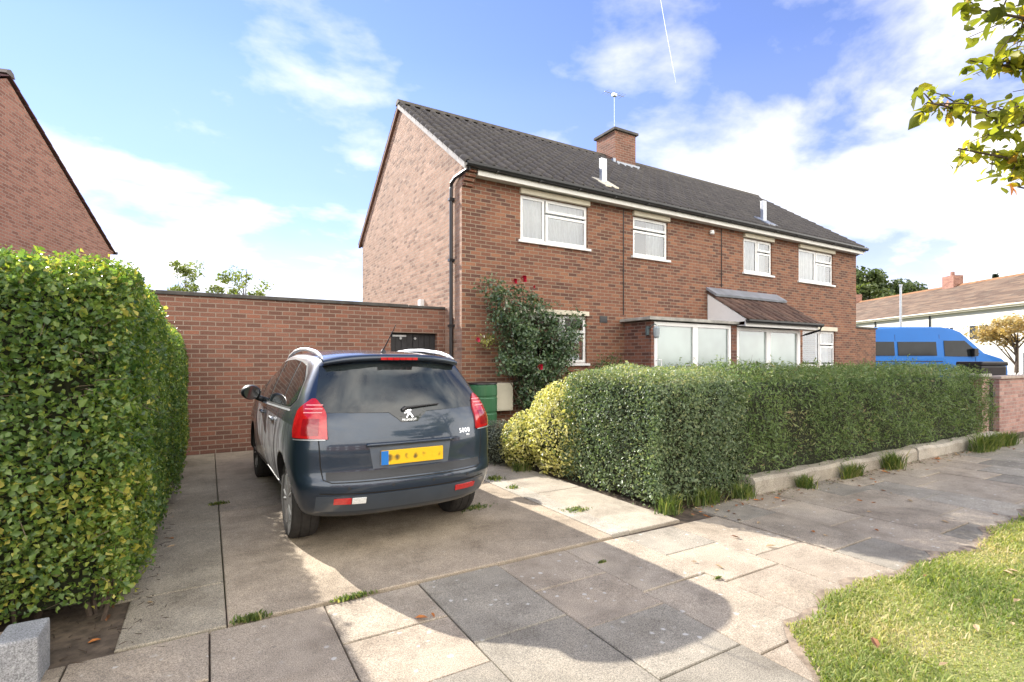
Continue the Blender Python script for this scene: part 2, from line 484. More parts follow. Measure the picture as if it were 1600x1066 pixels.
# ------------------------------------------------------------------ ground, paving, driveway, road
def ground():
    m, nt, p, _ = new_mat('garden_ground')
    oc = node(nt, 'ShaderNodeTexCoord').outputs['Object']
    a = noise(nt, .35, 6, .6, vec=oc); b = noise(nt, 30, 4, .7, vec=oc)
    c = ramp(nt, a, [(.35, (.060, .085, .022)), (.55, (.095, .115, .035)), (.7, (.14, .115, .060))])
    c = mix(nt, .6, c, ramp(nt, b, [(.25, .25), (.75, .8)]), 'OVERLAY')
    setc(nt, p.inputs['Base Color'], c); p.inputs['Roughness'].default_value = .95
    g = MB()
    g.quad((-900, -900, -.05), (900, -900, -.05), (900, 900, -.05), (-900, 900, -.05))
    tag(g.build('ground', m), kind='structure')


def slabs():
    rng = random.Random(3)
    grey = [(.30, .270, .222), (.32, .288, .236), (.278, .25, .206), (.345, .31, .256)]
    pink = [(.40, .335, .262), (.385, .322, .252), (.425, .36, .282), (.392, .332, .26)]
    g = MB(); cols = []
    n = 0
    x = -4.28 + .004
    k = 0
    gap = .009
    while x < 26:
        w = .612
        y = 3.33 if k % 2 == 0 else 3.33
        lim = -1.3 if x < 2.4 else 1.55
        first = True
        top = 3.62 if x > 3.9 else 3.33
        y = top
        seq = [.50, .54, .53, .56, .9] if k % 2 == 0 else [.86, .82, .62, .9, .6]
        if x > 4: seq = [[.42, .62, .9, .6], [.75, .9, .6], [.55, .85, .62, .5]][k % 3]
        j = 0
        while y > lim:
            dpt = seq[j % len(seq)] * rng.uniform(.98, 1.02); j += 1
            y0 = max(y - dpt, lim - .25)
            c = rng.choice(pink if rng.random() < .56 else grey)
            if abs(x - 1.1) < .35 and y > 2: c = grey[0] if j in (1, 2) else pink[0]
            if abs(x - 1.72) < .3 and y > 2: c = pink[0] if j in (1, 2) else grey[1]
            kf = rng.uniform(.90, 1.08); c = tuple(q * kf for q in c)
            f0 = len(g.f)
            sag = rng.uniform(-.004, .004)
            g.slab(x + gap / 2, x + w - gap / 2, y0 + gap / 2, y - gap / 2, -.04, .012 + rng.uniform(-.003, .003), .005, (rng.uniform(-.005, .005), sag))
            cols += [c] * (len(g.f) - f0)
            y = y0
        x += w; k += 1
    o = g.build('pavement', M['paving'], recalc=False)
    tag(paint_cols(o, cols), kind='structure')
    b = MB(); b.quad((-30, -1.6, -.012), (40, -1.6, -.012), (40, 3.7, -.012), (-30, 3.7, -.012))
    tag(b.build('pavement_bed', M['soil']), kind='structure')
    # drive: three bays of old concrete with open joints
    g = MB(); cols = []
    def bay(x0, x1, y0, y1, c, z=.014, t=(0, 0)):
        f0 = len(g.f); g.slab(x0, x1, y0, y1, -.04, z, .006, t); cols.extend([c] * (len(g.f) - f0))
    drv = (.385, .318, .242)
    bay(-.42, .092, 3.36, 4.02, (.33, .29, .225)); bay(-.50, .092, 4.03, 9.75, (.325, .285, .22))
    bay(.10, 3.0, 3.37, 5.9, drv, .016); bay(.10, 3.0, 5.908, 9.75, (.325, .275, .215), .014)
    bay(3.012, 3.22, 3.40, 8.98, (.43, .39, .33), .022); bay(3.23, 3.86, 3.40, 4.9, (.42, .37, .30), .017); bay(3.23, 3.86, 4.91, 8.98, (.41, .36, .295), .017)
    tag(paint_cols(g.build('driveway', M['drive'], recalc=False), cols), kind='structure')
    # front garden path and earth behind the hedge
    b = MB(); b.quad((3.87, 3.7, -.004), (19.5, 3.7, -.004), (19.5, 9.0, -.004), (3.87, 9.0, -.004))
    tag(b.build('garden_soil', M['soil']), kind='structure')
    b = MB(); b.quad((-6, 3.30, .0), (-.36, 3.30, .0), (-.36, 9.8, .0), (-6, 9.8, .0))
    tag(b.build('hedge_soil', M['soil']), kind='structure')
    # carriageway behind the camera with its kerb and the far pavement
    asp = simple('asphalt', (.075, .075, .077), .9, .25, 30, bmp=.3)
    b = MB(); b.box(-80, 120, -8.6, -1.75, -.12, -.02)
    tag(b.build('road', asp), kind='structure')
    b = MB(); b.slab(-80, 120, -1.75, -1.62, -.1, .03, .015)
    tag(paint_cols(b.build('kerb', M['concrete'], recalc=False), [(.34, .32, .29)] * len(b.f)), kind='structure')
    b = MB(); b.slab(-80, 120, -10.6, -8.6, -.1, .03, .015)
    tag(paint_cols(b.build('far_pavement', M['concrete'], recalc=False), [(.28, .27, .25)] * len(b.f)), kind='structure')
    b = MB(); b.box(24.2, 31, -1.5, 70, -.1, -.015)
    tag(b.build('side_road', asp), kind='structure')


def edge_wob(x): return .05 * math.sin(x * 2.1) + .035 * math.sin(x * 5.3 + 1) + .02 * math.sin(x * 11.7)


def verge():
    m, nt, p, _ = new_mat('turf')
    oc = node(nt, 'ShaderNodeTexCoord').outputs['Object']
    a = noise(nt, 1.3, 6, .65, vec=oc); b = noise(nt, 70, 3, .7, vec=oc)
    c = ramp(nt, a, [(.3, (.16, .19, .045)), (.5, (.25, .26, .08)), (.68, (.36, .31, .16))])
    c = mix(nt, .6, c, ramp(nt, b, [(.25, .2), (.75, .85)]), 'OVERLAY')
    setc(nt, p.inputs['Base Color'], c); p.inputs['Roughness'].default_value = .95
    bump(nt, p, b, .8, .02)
    xs = [2.16 + i * .12 for i in range(193)]
    g = MB()
    top = [(x, 1.70 + edge_wob(x) - max(0, 2.86 - x) * 1.0, .020) for x in xs]
    bot = [(x, -1.6, .03) for x in xs]
    g.add(top + bot, [(i, i + 1, len(xs) + i + 1, len(xs) + i) for i in range(len(xs) - 1)])
    tag(g.build('verge', m), kind='structure')
    g = MB(); top = [(x, 1.80 + edge_wob(x) + .03 * math.sin(x * 17) + .02 * math.sin(x * 31) - max(0, 2.86 - x) * 1.0, .0165) for x in xs]; bot = [(x, 1.5 - max(0, 2.86 - x) * 1.0, .0165) for x in xs]
    g.add(top + bot, [(i, i + 1, len(xs) + i + 1, len(xs) + i) for i in range(len(xs) - 1)]); tag(g.build('worn_edge', simple('worn_earth', (.26, .20, .145), .95, .45, 18, bmp=.8)), kind='structure')
    rng = np.random.default_rng(5)
    n = 120000
    X = 2.16 + 13.3 * rng.uniform(0, 1, n) ** 1.7
    w = np.array([.05 * math.sin(x * 2.1) + .035 * math.sin(x * 5.3 + 1) + .02 * math.sin(x * 11.7) for x in X])
    top = 1.74 + w - np.maximum(0, 2.86 - X) * 1.0 + - np.abs(rng.normal(0, .05, n)) + .02
    Y = top - (top + .2) * rng.uniform(0, 1, n) ** 1.25
    P = np.stack([X, Y, np.full(n, .015)], 1)
    pat = lump(np.stack([X * 1.8, Y * 1.8, X * 0], 1), 1.0) * .40 + rng.normal(.48, .22, n) - .12 * lump(P * 6.0)
    H = rng.uniform(.012, .034, n) * (1 + .5 * lump(P * 2.3)) * np.where(rng.uniform(0, 1, n) < .03, 2.0, 1)
    H = np.maximum(H, .012)
    d = unit(np.stack([rng.normal(size=n), rng.normal(size=n), np.zeros(n)], 1))
    b_ = np.stack([-d[:, 1], d[:, 0], d[:, 2]], 1) * (rng.uniform(.0016, .0034, n) * (1 + X * .10))[:, None]
    lean = rng.uniform(.2, 1.3, n)[:, None]
    V = np.stack([P - b_, P + b_, P + d * lean * H[:, None] * .55 + b_ * .8 + np.array([0, 0, 1]) * H[:, None] * .7, P + d * lean * H[:, None] * .55 - b_ * .8 + np.array([0, 0, 1]) * H[:, None] * .7,
                  P + d * lean * H[:, None] * 1.25 + np.array([0, 0, 1]) * H[:, None]], 1).reshape(-1, 3)
    i = np.arange(n)[:, None] * 5
    F = np.concatenate([i + np.array([[0, 1, 2, 3]]), i + np.array([[3, 2, 4]])], 1).reshape(-1)
    tot = np.tile([4, 3], n)
    gm = leaf_mat('grass_blades', [(0, (.11, .165, .032)), (.3, (.20, .26, .055)), (.55, (.31, .335, .09)), (.75, (.45, .41, .18)), (1, (.56, .46, .28))], .6, .4)
    me = raw_mesh('verge_grass', V, F, tot, gm, np.repeat(np.clip(pat, 0, 1), 2))
    o = bpy.data.objects.new('verge_grass', me); col.objects.link(o)
    tag(o, 'short yellow green grass of the roadside verge beside the paving', 'grass', kind='stuff')


def edging():
    def piece(name, x0, x1, y0, y1, h, label, rz=0, c=(.40, .36, .30)):
        b = MB()
        n = max(2, int((x1 - x0) / .22))
        xs = [x0 + (x1 - x0) * i / n for i in range(n + 1)]
        rng = random.Random(int(x0 * 100))
        rows = []
        for x in xs:
            dz = rng.uniform(-.012, .012); dy = rng.uniform(-.012, .012)
            rows.append([(x, y0 + dy, -.03), (x, y0 + dy, h * .8 + dz), (x, y0 + .03 + dy, h + dz), (x, y1 - .02, h + dz), (x, y1, h * .85 + dz), (x, y1, -.03)])
        vs = [p for r in rows for p in r]
        fs = [(i * 6 + k, (i + 1) * 6 + k, (i + 1) * 6 + k + 1, i * 6 + k + 1) for i in range(n) for k in range(5)]
        fs += [(0, 1, 2, 3, 4, 5), tuple(n * 6 + k for k in (5, 4, 3, 2, 1, 0))]
        b.add(vs, fs)
        o = paint_cols(b.build(name, M['concrete'], smooth=False), [c] * len(b.f))
        tag(o, label, 'edging', 'low concrete edgings under the front hedges')
        return rehome(o, ((x0 + x1) / 2, y0, 0))
    piece('concrete_edging', 5.3, 7.15, 3.60, 3.80, .19, 'pale rounded concrete edging under the green hedge, length nearest the drive')
    piece('concrete_edging', 7.17, 9.3, 3.60, 3.80, .19, 'pale concrete edging length in the middle under the green hedge')
    piece('concrete_edging', 9.32, 12.7, 3.60, 3.80, .20, 'pale concrete edging length under the green hedge next to the gate pier', c=(.45, .41, .35))
    t = thing('edging_wall', 'rough low concrete wall with smooth grey end block under the tall hedge', 'edging', (-1.2, 3.3, 0), 0, 'low concrete edgings under the front hedges')
    b = MB(); b.box(-5, -.84, 3.20, 3.40, -.02, .215)
    o = b.build('wall', M['concrete'], t, bevel=.012); paint_cols(o, [(.34, .27, .20)] * len(o.data.polygons))
    b = MB(); b.box(-.84, -.68, 3.185, 3.41, -.02, .24)
    o = b.build('end_block', M['concrete'], t, bevel=.015); paint_cols(o, [(.30, .31, .33)] * len(o.data.polygons))


# ------------------------------------------------------------------ the semi-detached house
HX0, HX1, HY0, HY1, EZ = 4.2, 18.75, 9.0, 16.36, 5.3
RY = 12.68; RZ = 7.9
SL = (RZ - EZ) / (RY - HY0)


def wall_with_openings(mb, x0, x1, z0, z1, y, holes, rev=.10):
    xs = sorted({x0, x1, *[h[0] for h in holes], *[h[1] for h in holes]})
    zs = sorted({z0, z1, *[h[2] for h in holes], *[h[3] for h in holes]})
    for a, b in zip(xs, xs[1:]):
        for c, d in zip(zs, zs[1:]):
            if any(h[0] - 1e-6 <= a and b <= h[1] + 1e-6 and h[2] - 1e-6 <= c and d <= h[3] + 1e-6 for h in holes): continue
            mb.quad((a, y, c), (b, y, c), (b, y, d), (a, y, d))
    for a, b, c, d in holes:
        mb.quad((a, y, c), (a, y, d), (a, y + rev, d), (a, y + rev, c)); mb.quad((b, y, c), (b, y + rev, c), (b, y + rev, d), (b, y, d))
        mb.quad((a, y, d), (b, y, d), (b, y + rev, d), (a, y + rev, d)); mb.quad((a, y, c), (a, y + rev, c), (b, y + rev, c), (b, y, c))


def window(house, x0, x1, z0, z1, y, lights, curtain=None, sill=True, board=0.0, frame_w=.055, glass=None, label=None):
    """lights: list of (x0,x1,z0,z1) fractions, each one glazed casement"""
    fr = MB(); F0 = y + .035; F1 = y + .095
    def ring(a, b, c, d, w, f0, f1):
        fr.box(a, a + w, f0, f1, c, d); fr.box(b - w, b, f0, f1, c, d)
        fr.box(a + w, b - w, f0, f1, c, c + w); fr.box(a + w, b - w, f0, f1, d - w, d)
    ring(x0, x1, z0, z1, .045, F0 + .012, F1)
    gl = MB()
    for (a, b, c, d) in lights:
        A = x0 + (x1 - x0) * a; B = x0 + (x1 - x0) * b; Cz = z0 + (z1 - z0) * c; D = z0 + (z1 - z0) * d
        ring(A + .02, B - .02, Cz + .02, D - .02, frame_w, F0, F1 - .01)
        gl.quad((A + .02 + frame_w, F0 + .02, Cz + .02 + frame_w), (B - .02 - frame_w, F0 + .02, Cz + .02 + frame_w), (B - .02 - frame_w, F0 + .02, D - .02 - frame_w), (A + .02 + frame_w, F0 + .02, D - .02 - frame_w))
    w = fr.build('window', M['white_pvc'], house, bevel=.004)
    if label: w['label'] = label
    gl.build('pane', glass or M['glass'], w, recalc=False)
    if sill:
        s = MB(); s.box(x0 - .06, x1 + .06, y - .055, y + .09, z0 - .055, z0 - .003); s.build('sill', M['white_pvc'], w, bevel=.008)
    if board:
        s = MB(); s.box(x0 - .02, x1 + .02, y - .07, y + .03, z1 + .002, z1 + board); s.build('head_board', M['cream'], w, bevel=.01)
    if curtain:
        for a, b in curtain:
            c = MB(); A = x0 + (x1 - x0) * a; B = x0 + (x1 - x0) * b; n = max(6, int((B - A) / .025))
            vs = []
            for i in range(n + 1):
                xx = A + (B - A) * i / n; yy = y + .20 + .022 * math.sin(xx * 55) + .012 * math.sin(xx * 23)
                vs += [(xx, yy, z0 + .02), (xx, yy, z1 - .02)]
            c.add(vs, [(2 * i, 2 * i + 2, 2 * i + 3, 2 * i + 1) for i in range(n)])
            c.build('curtain', M['net'], w, smooth=True, recalc=False)
    return w


def tile_mat(name, stops, moss=.15):
    m, nt, p, _ = new_mat(name)
    a = node(nt, 'ShaderNodeAttribute', attribute_name='rnd')
    oc = node(nt, 'ShaderNodeTexCoord').outputs['Object']
    c = ramp(nt, a.outputs['Fac'], stops)
    c = mix(nt, .5, c, ramp(nt, noise(nt, 45, 4, .7, vec=oc), [(.25, .25), (.75, .8)]), 'OVERLAY')
    c = mix(nt, math_(nt, 'MULTIPLY', ramp(nt, noise(nt, 1.7, 6, .7, vec=oc), [(.5, 0.0), (.66, 1.0)]), moss), c, (.20, .19, .15))
    setc(nt, p.inputs['Base Color'], c); p.inputs['Roughness'].default_value = .85; p.inputs['Specular IOR Level'].default_value = .35
    bump(nt, p, noise(nt, 60, 3, vec=oc), .3, .004)
    return m


def tiled_slope(name, x0, x1, p0, p1, mat, parent, tw=.30, course=.33, roll=.032, lift=.022, thick=.05):
    """interlocking concrete tiles from eave p0=(y,z) to ridge p1, rolls running up the slope"""
    rng = random.Random(9)
    dy, dz = p1[0] - p0[0], p1[1] - p0[1]; ln = math.hypot(dy, dz)
    uy, uz = dy / ln, dz / ln; ny, nz = -uz * (1 if dy > 0 else -1), uy * (1 if dy > 0 else -1)
    if nz < 0: ny, nz = -ny, -nz
    nt_ = max(1, round((x1 - x0) / tw)); tw = (x1 - x0) / nt_
    prof = [(0, -.8), (.035, -.8), (.06, .2), (.13, .85), (.22, 1.0), (.32, .8), (.42, .1), (.6, 0), (.93, 0), (.97, -.8)]
    V = []; F = []; A = []
    nc = max(1, round(ln / course)); cs = ln / nc
    for c in range(nc):
        s0, s1 = c * cs - (.03 if c == 0 else .02), (c + 1) * cs
        for t in range(nt_):
            r = rng.random(); o = len(V); jl = rng.uniform(-.004, .006)
            pr = prof + [(1.0, -.8)]
            for (fx, h) in pr:
                X = x0 + (t + fx) * tw
                for s, l in ((s0, -thick * .5), (s0, lift + jl), (s1, 0)):
                    hh = h * roll + l if l >= 0 else h * roll + lift - thick * .55
                    V.append((X, p0[0] + uy * s + ny * hh, p0[1] + uz * s + nz * hh))
            for k in range(len(pr) - 1):
                for q in range(2):
                    F.append((o + k * 3 + q, o + (k + 1) * 3 + q, o + (k + 1) * 3 + q + 1, o + k * 3 + q + 1)); A.append(r)
    me = raw_mesh(name, np.array(V), np.array(F).ravel(), np.full(len(F), 4), mat, np.array(A))
    o = bpy.data.objects.new(name, me); col.objects.link(o); o.parent = parent
    me.transform(WM[parent].inverted()); WM[o] = WM[parent]
    return o


def main_house():
    h = thing('semi_detached_house', 'red brick semi-detached pair of houses with dark tiled roof and white windows', 'house', (11.5, 12.6, 0))
    up = [(5.52, 7.28, 4.02, 4.96), (8.64, 9.80, 4.02, 4.96), (12.77, 14.08, 4.0, 4.96), (15.41, 17.33, 3.97, 4.96)]
    dn = [(5.55, 7.25, 1.48, 2.52), (15.62, 17.45, 1.36, 2.48)]
    w = MB()
    wall_with_openings(w, HX0, HX1, -.1, EZ, HY0, up + dn)
    w.quad((HX0, HY1, -.1), (HX0, HY1, EZ), (HX1, HY1, EZ), (HX1, HY1, -.1))
    w.build('front_wall', M['brick'], h, recalc=False)
    g = MB()
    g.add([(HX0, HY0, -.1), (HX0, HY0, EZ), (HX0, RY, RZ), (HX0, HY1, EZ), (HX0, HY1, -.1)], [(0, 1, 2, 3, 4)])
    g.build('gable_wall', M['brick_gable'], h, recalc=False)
    g = MB()
    g.add([(HX1, HY0, -.1), (HX1, HY0, EZ), (HX1, RY, RZ), (HX1, HY1, EZ), (HX1, HY1, -.1)], [(4, 3, 2, 1, 0)])
    g.build('gable_wall', M['brick'], h, recalc=False)
    # roof
    tm = tile_mat('dark_concrete_tiles', [(0, (.080, .074, .073)), (.5, (.090, .083, .081)), (.9, (.098, .090, .087)), (1, (.115, .105, .10))])
    ov = .26
    rf = tiled_slope('roof', HX0 - .07, HX1 + .07, (HY0 - ov, EZ - ov * SL + .16), (RY, RZ + .16), tm, h, roll=.055, tw=.27)
    tiled_slope('roof_back', HX0 - .07, HX1 + .07, (HY1 + ov, EZ - ov * SL + .16), (RY, RZ + .16), tm, h)
    deck = MB()
    deck.prism([(HY0 - ov, EZ - ov * SL + .05), (RY, RZ + .05), (HY1 + ov, EZ - ov * SL + .05), (HY1 + ov, EZ - ov * SL + .11), (RY, RZ + .11), (HY0 - ov, EZ - ov * SL + .11)], HX0 + .01, HX1 - .01, 'x')
    deck.build('roof_deck', M['black_wood'], h)
    r = MB()
    nx = 33
    for i in range(nx):
        a = HX0 - .08 + (HX1 - HX0 + .16) * i / nx; b = a + (HX1 - HX0 + .16) / nx - .006
        r.prism([(RY - .13, RZ + .13), (RY - .10, RZ + .20), (RY - .04, RZ + .245), (RY + .04, RZ + .245), (RY + .10, RZ + .20), (RY + .13, RZ + .13)], a, b, 'x')
    r.build('ridge_tiles', simple('ridge_tiles', (.085, .075, .062), .9, .3, 8), h)
    # white mortar verge and undercloak on the sunlit gable
    for X, s in ((HX0, -1), (HX1, 1)):
        v = MB()
        y0, z0 = HY0 - ov, EZ - ov * SL
        xa, xb = (X - .065, X + .008) if s < 0 else (X - .008, X + .065)
        v.prism([(y0, z0 + .02), (RY, RZ + .02), (RY, RZ + .135), (y0, z0 + .135)], xa, xb, 'x')
        v.build('verge_mortar', simple('grey_mortar', (.36, .345, .33), .9, .25, 5), h)
        v = MB()
        y1 = HY1 + ov
        v.prism([(RY + .002, RZ + .02), (y1, z0 + .02), (y1, z0 + .14), (RY + .002, RZ + .14)], xa, xb, 'x')
        v.build('verge_mortar', simple('stained_verge', (.17, .085, .06), .9), h)
    # eaves: soffit, fascia, gutter with brackets, downpipe
    e = MB(); e.box(HX0 + .24, HX1 + .02, HY0 - .20, HY0 - .002, EZ - .20, EZ - .175); e.box(HX0 + .24, HX1 + .02, HY0 - .228, HY0 - .20, EZ - .225, EZ - .07)
    e.build('fascia', M['white_paint'], h)
    gt = MB()
    prof = [(-.055, .045), (-.052, .0), (-.03, -.035), (0, -.045), (.03, -.035), (.052, 0), (.055, .045), (.047, .045), (.044, 0), (.026, -.028), (0, -.037), (-.026, -.028), (-.044, 0), (-.047, .045)]
    gt.prism([(HY0 - .287 + a, EZ - .075 + b) for a, b in prof], HX0 - .04, HX1 + .12, 'x')
    x = HX0 + .6
    while x < HX1: gt.box(x, x + .03, HY0 - .347, HY0 - .229, EZ - .13, EZ - .115); x += 1.0
    gt.build('gutter', M['black_plastic'], h)
    d = MB()
    d.tube([(HX0 + .02, HY0 - .285, EZ - .12), (HX0 + .02, HY0 - .285, EZ - .15), (HX0 - .05, HY0 + .2, EZ - .20), (HX0 - .055, HY0 + .36, EZ - .26), (HX0 - .055, HY0 + .38, EZ - .36), (HX0 - .055, HY0 + .38, .1)], .036, 10)
    for z in (.9, 2.2, 3.5, 4.7): d.box(HX0 - .11, HX0 + .01, HY0 + .33, HY0 + .43, z, z + .05)
    d.build('downpipe', M['black_plastic'], h)
    d = MB(); d.tube([(HX1 + .06, HY0 - .28, EZ), (HX1 + .06, HY0 - .28, EZ - .08), (HX1 + .06, HY0 + .3, EZ - .35), (HX1 + .06, HY0 + .3, .1)], .036, 10)
    d.build('downpipe', M['black_plastic'], h)
    k = MB()
    for i, (o_, z) in enumerate(((.055, 4.90), (.11, 4.975), (.165, 5.05), (.22, 5.125), (.27, 5.20))):
        k.box(HX0 + .002, HX0 + .222, HY0 - o_, HY0 - .001, z, z + .074)
    k.build('corbel', M['brick'], h)
    # chimney
    c = MB(); c.box(10.9, 11.77, 12.15, 13.03, 7.3, 8.72)
    ch = c.build('chimney', M['brick_garage'], h)
    c = MB(); c.box(10.83, 11.84, 12.08, 13.10, 8.72, 8.80); c.build('cap', M['concrete_coping'], ch, bevel=.01)
    c = MB(); c.box(10.86, 11.81, 12.0, 12.149, 7.56, 7.70); c.box(10.8, 10.899, 12.1, 13.05, 7.7, 7.82); c.build('flashing', M['lead'], ch)
    # gas flue terminals standing on the front slope
    for X, Y, hh in ((7.98, 9.30, .60), (13.85, 9.12, .62)):
        z = EZ + (Y - HY0) * SL + .16
        f = MB(); f.box(X - .075, X + .075, Y - .05, Y + .05, z - .05, z + hh)
        fo = f.build('flue', M['galv'], h, bevel=.01)
        f = MB(); f.prism([(Y - .30, z - .30 * SL + .055), (Y + .15, z + .15 * SL + .055), (Y + .15, z + .15 * SL + .085), (Y - .30, z - .30 * SL + .085)], X - .22, X + .22, 'x')
        f.build('flue_flashing', M['lead'] if X > 12 else M['cream'], fo)
    # windows
    window(h, *up[0], HY0, [(0, .36, 0, 1), (.36, 1, 0, .68), (.36, 1, .68, 1)], [(.02, .99)], board=.112)
    window(h, *up[1], HY0, [(0, 1, 0, .68), (0, 1, .68, 1)], [(.0, .12), (.55, .99)], board=.112)
    window(h, *up[2], HY0, [(0, .5, 0, 1), (.5, 1, 0, .66), (.5, 1, .66, 1)], [(.02, .98)], board=.112)
    window(h, *up[3], HY0, [(0, .5, 0, 1), (.5, 1, 0, .66), (.5, 1, .66, 1)], [(.02, .98)], board=.112)
    window(h, *dn[0], HY0, [(0, .62, 0, 1), (.62, 1, 0, .62), (.62, 1, .62, 1)], [(.0, .15), (.70, .96)], board=.10)
    window(h, *dn[1], HY0, [(0, .55, 0, 1), (.55, 1, 0, .6), (.55, 1, .6, 1)], [(.6, .98)], board=.13)
    # small fittings
    b = MB(); b.lathe([(.0, -.05), (.055, -.05), (.06, -.02), (.05, .05), (.0, .06)], (11.36, HY0 - .07, 4.90), 14); b.box(11.33, 11.39, HY0 - .06, HY0 + .0, 4.87, 4.93)
    b.build('security_light', M['white_pvc'], h, smooth=True)
    b = MB(); b.box(7.62, 7.84, HY0 - .012, HY0 + .01, 2.40, 2.55); b.build('air_brick', M['black_plastic'], h)
    b = MB(); b.tube([(8.33, HY0 - .012, 5.07), (8.33, HY0 - .012, 2.6)], .011, 6); b.build('cable', M['black_plastic'], h); b = MB(); b.tube([(11.82, HY0 - .012, 5.07), (11.82, HY0 - .012, 3.5)], .011, 6)
    b.build('cable', M['black_plastic'], h)
    b = MB(); b.box(HX0 - .09, HX0 + .0, 11.0, 11.16, 2.66, 2.92); b.build('vent', M['white_pvc'], h)
    s = MB()
    s.prism([(8.72, 3.42), (8.76, 3.95), (8.83, 3.9), (8.80, 3.5)], HY0 - .006, HY0 - .003, 'y')
    b = MB(); b.box(4.72, 5.22, HY0 - .22, HY0 - .001, .55, 1.10)
    mb = b.build('meter_box', M['cream'], h, bevel=.02)
    b = MB(); b.box(4.75, 5.19, HY0 - .226, HY0 - .215, .58, 1.07); b.build('door', M['cream'], mb)
    # porch of the left house: brick side wall, flat roof, white glazed front
    p = MB(); PY = 8.15
    p.box(8.41, 8.50, PY + .002, HY0 - .001, -.1, 2.41); p.box(8.505, 8.52, PY + .1, HY0 - .001, -.1, 2.40)
    p.box(8.36, 8.41, PY - .0, HY0 - .001, -.1, 2.41)
    pw = p.build('porch_wall', M['brick_porch'], h)
    p = MB(); p.box(8.22, 11.26, PY - .10, HY0 - .002, 2.43, 2.50); p.build('porch_roof', simple('weathered_felt', (.36, .35, .32), .9, .35, 5), h, bevel=.01)
    p = MB(); p.box(11.075, 11.275, PY - .02, HY0 - .003, -.1, 2.42); p.build('porch_pier', M['brick_porch'], h)
    def glazed(name, x0, x1, bars, zt, label):
        f = MB(); y0, y1 = PY - .01, PY + .06; zb = .05
        f.box(x0, x0 + .09, y0, y1, zb, zt); f.box(x1 - .09, x1, y0, y1, zb, zt); f.box(x0 + .09, x1 - .09, y0, y1, zt - .085, zt); f.box(x0 + .09, x1 - .09, y0, y1, zb, zb + .15)
        for a, b in bars: f.box(a, b, y0 + .004, y1 - .004, zb + .15, zt - .085)
        o = f.build(name, M['white_pvc'], h, bevel=.006); o['label'] = label
        gq = MB(); gq.quad((x0 + .09, PY + .03, zb + .15), (x1 - .09, PY + .03, zb + .15), (x1 - .09, PY + .03, zt - .085), (x0 + .09, PY + .03, zt - .085))
        gq.build('pane', M['frosted'], o, recalc=False)
        return o
    d1 = glazed('porch_door', 8.45, 11.06, [(9.70, 9.87)], 2.40, 'white sliding porch doors with two frosted panes')
    hd = MB(); hd.tube([(8.50, PY - .01, 1.55), (8.52, PY - .07, 1.56), (8.60, PY - .07, 1.56), (8.60, PY - .07, 1.42)], .012, 6); hd.build('handle', M['white_pvc'], d1)
    glazed('porch_door', 11.285, 13.97, [(12.50, 12.68)], 2.37, 'white glazed porch under the tiled canopy')
    # canopy of the right house: tiled pent roof with lead flashing and white boarded cheek
    cm = tile_mat('brown_canopy_tiles', [(0, (.075, .045, .038)), (.5, (.105, .062, .050)), (1, (.15, .092, .070))])
    tiled_slope('canopy', 11.24, 14.40, (7.80, 2.56), (9.0, 3.33), cm, h, tw=.28, course=.30, roll=.03)
    q = MB(); q.prism([(8.70, 3.20), (9.0, 3.40), (9.0, 3.47), (8.68, 3.255)], 11.22, 14.30, 'x'); q.build('canopy_flashing', M['lead'], h)
    q = MB()
    q.prism([(8.98, 2.50), (8.98, 3.28), (7.86, 2.55), (7.86, 2.50)], 11.25, 11.29, 'x'); q.build('canopy_cheek', M['white_pvc'], h)
    q = MB(); q.prism([(8.98, 2.50), (8.98, 3.28), (7.86, 2.55), (7.86, 2.50)], 14.34, 14.38, 'x'); q.build('canopy_cheek', M['white_pvc'], h)
    q = MB(); q.box(11.25, 14.38, 7.86, 7.90, 2.38, 2.51); q.box(11.29, 14.34, 7.90, 8.99, 2.40, 2.42); q.build('canopy_fascia', M['white_pvc'], h)
    q = MB(); q.prism([(7.79 + a, 2.50 + b) for a, b in prof], 11.2, 14.46, 'x'); q.tube([(14.42, 7.80, 2.46), (14.42, 7.82, 2.38), (14.30, 8.1, 2.28), (14.06, 8.22, 2.2), (14.06, 8.22, .1)], .03, 8)
    q.build('canopy_gutter', M['black_plastic'], h)
    q = MB(); q.box(13.975, 14.03, PY + .0, HY0 - .002, -.1, 2.39); q.build('porch_side', M['white_pvc'], h)
    # wall lantern on the porch corner
    q = MB(); q.box(8.30, 8.36, PY + .05, PY + .11, 2.1, 2.3); q.tube([(8.33, PY + .05, 2.24), (8.33, PY - .12, 2.34), (8.33, PY - .18, 2.30)], .012, 6)
    lt = q.build('wall_lantern', simple('verdigris', (.10, .14, .15), .5), h)
    q = MB(); q.lathe([(.03, 2.28), (.075, 2.24), (.06, 2.06), (.03, 2.02)], (8.33, PY - .18, 0), 8); q.build('lamp_shade', simple('grey_glass', (.35, .40, .42), .2), lt)
    return h


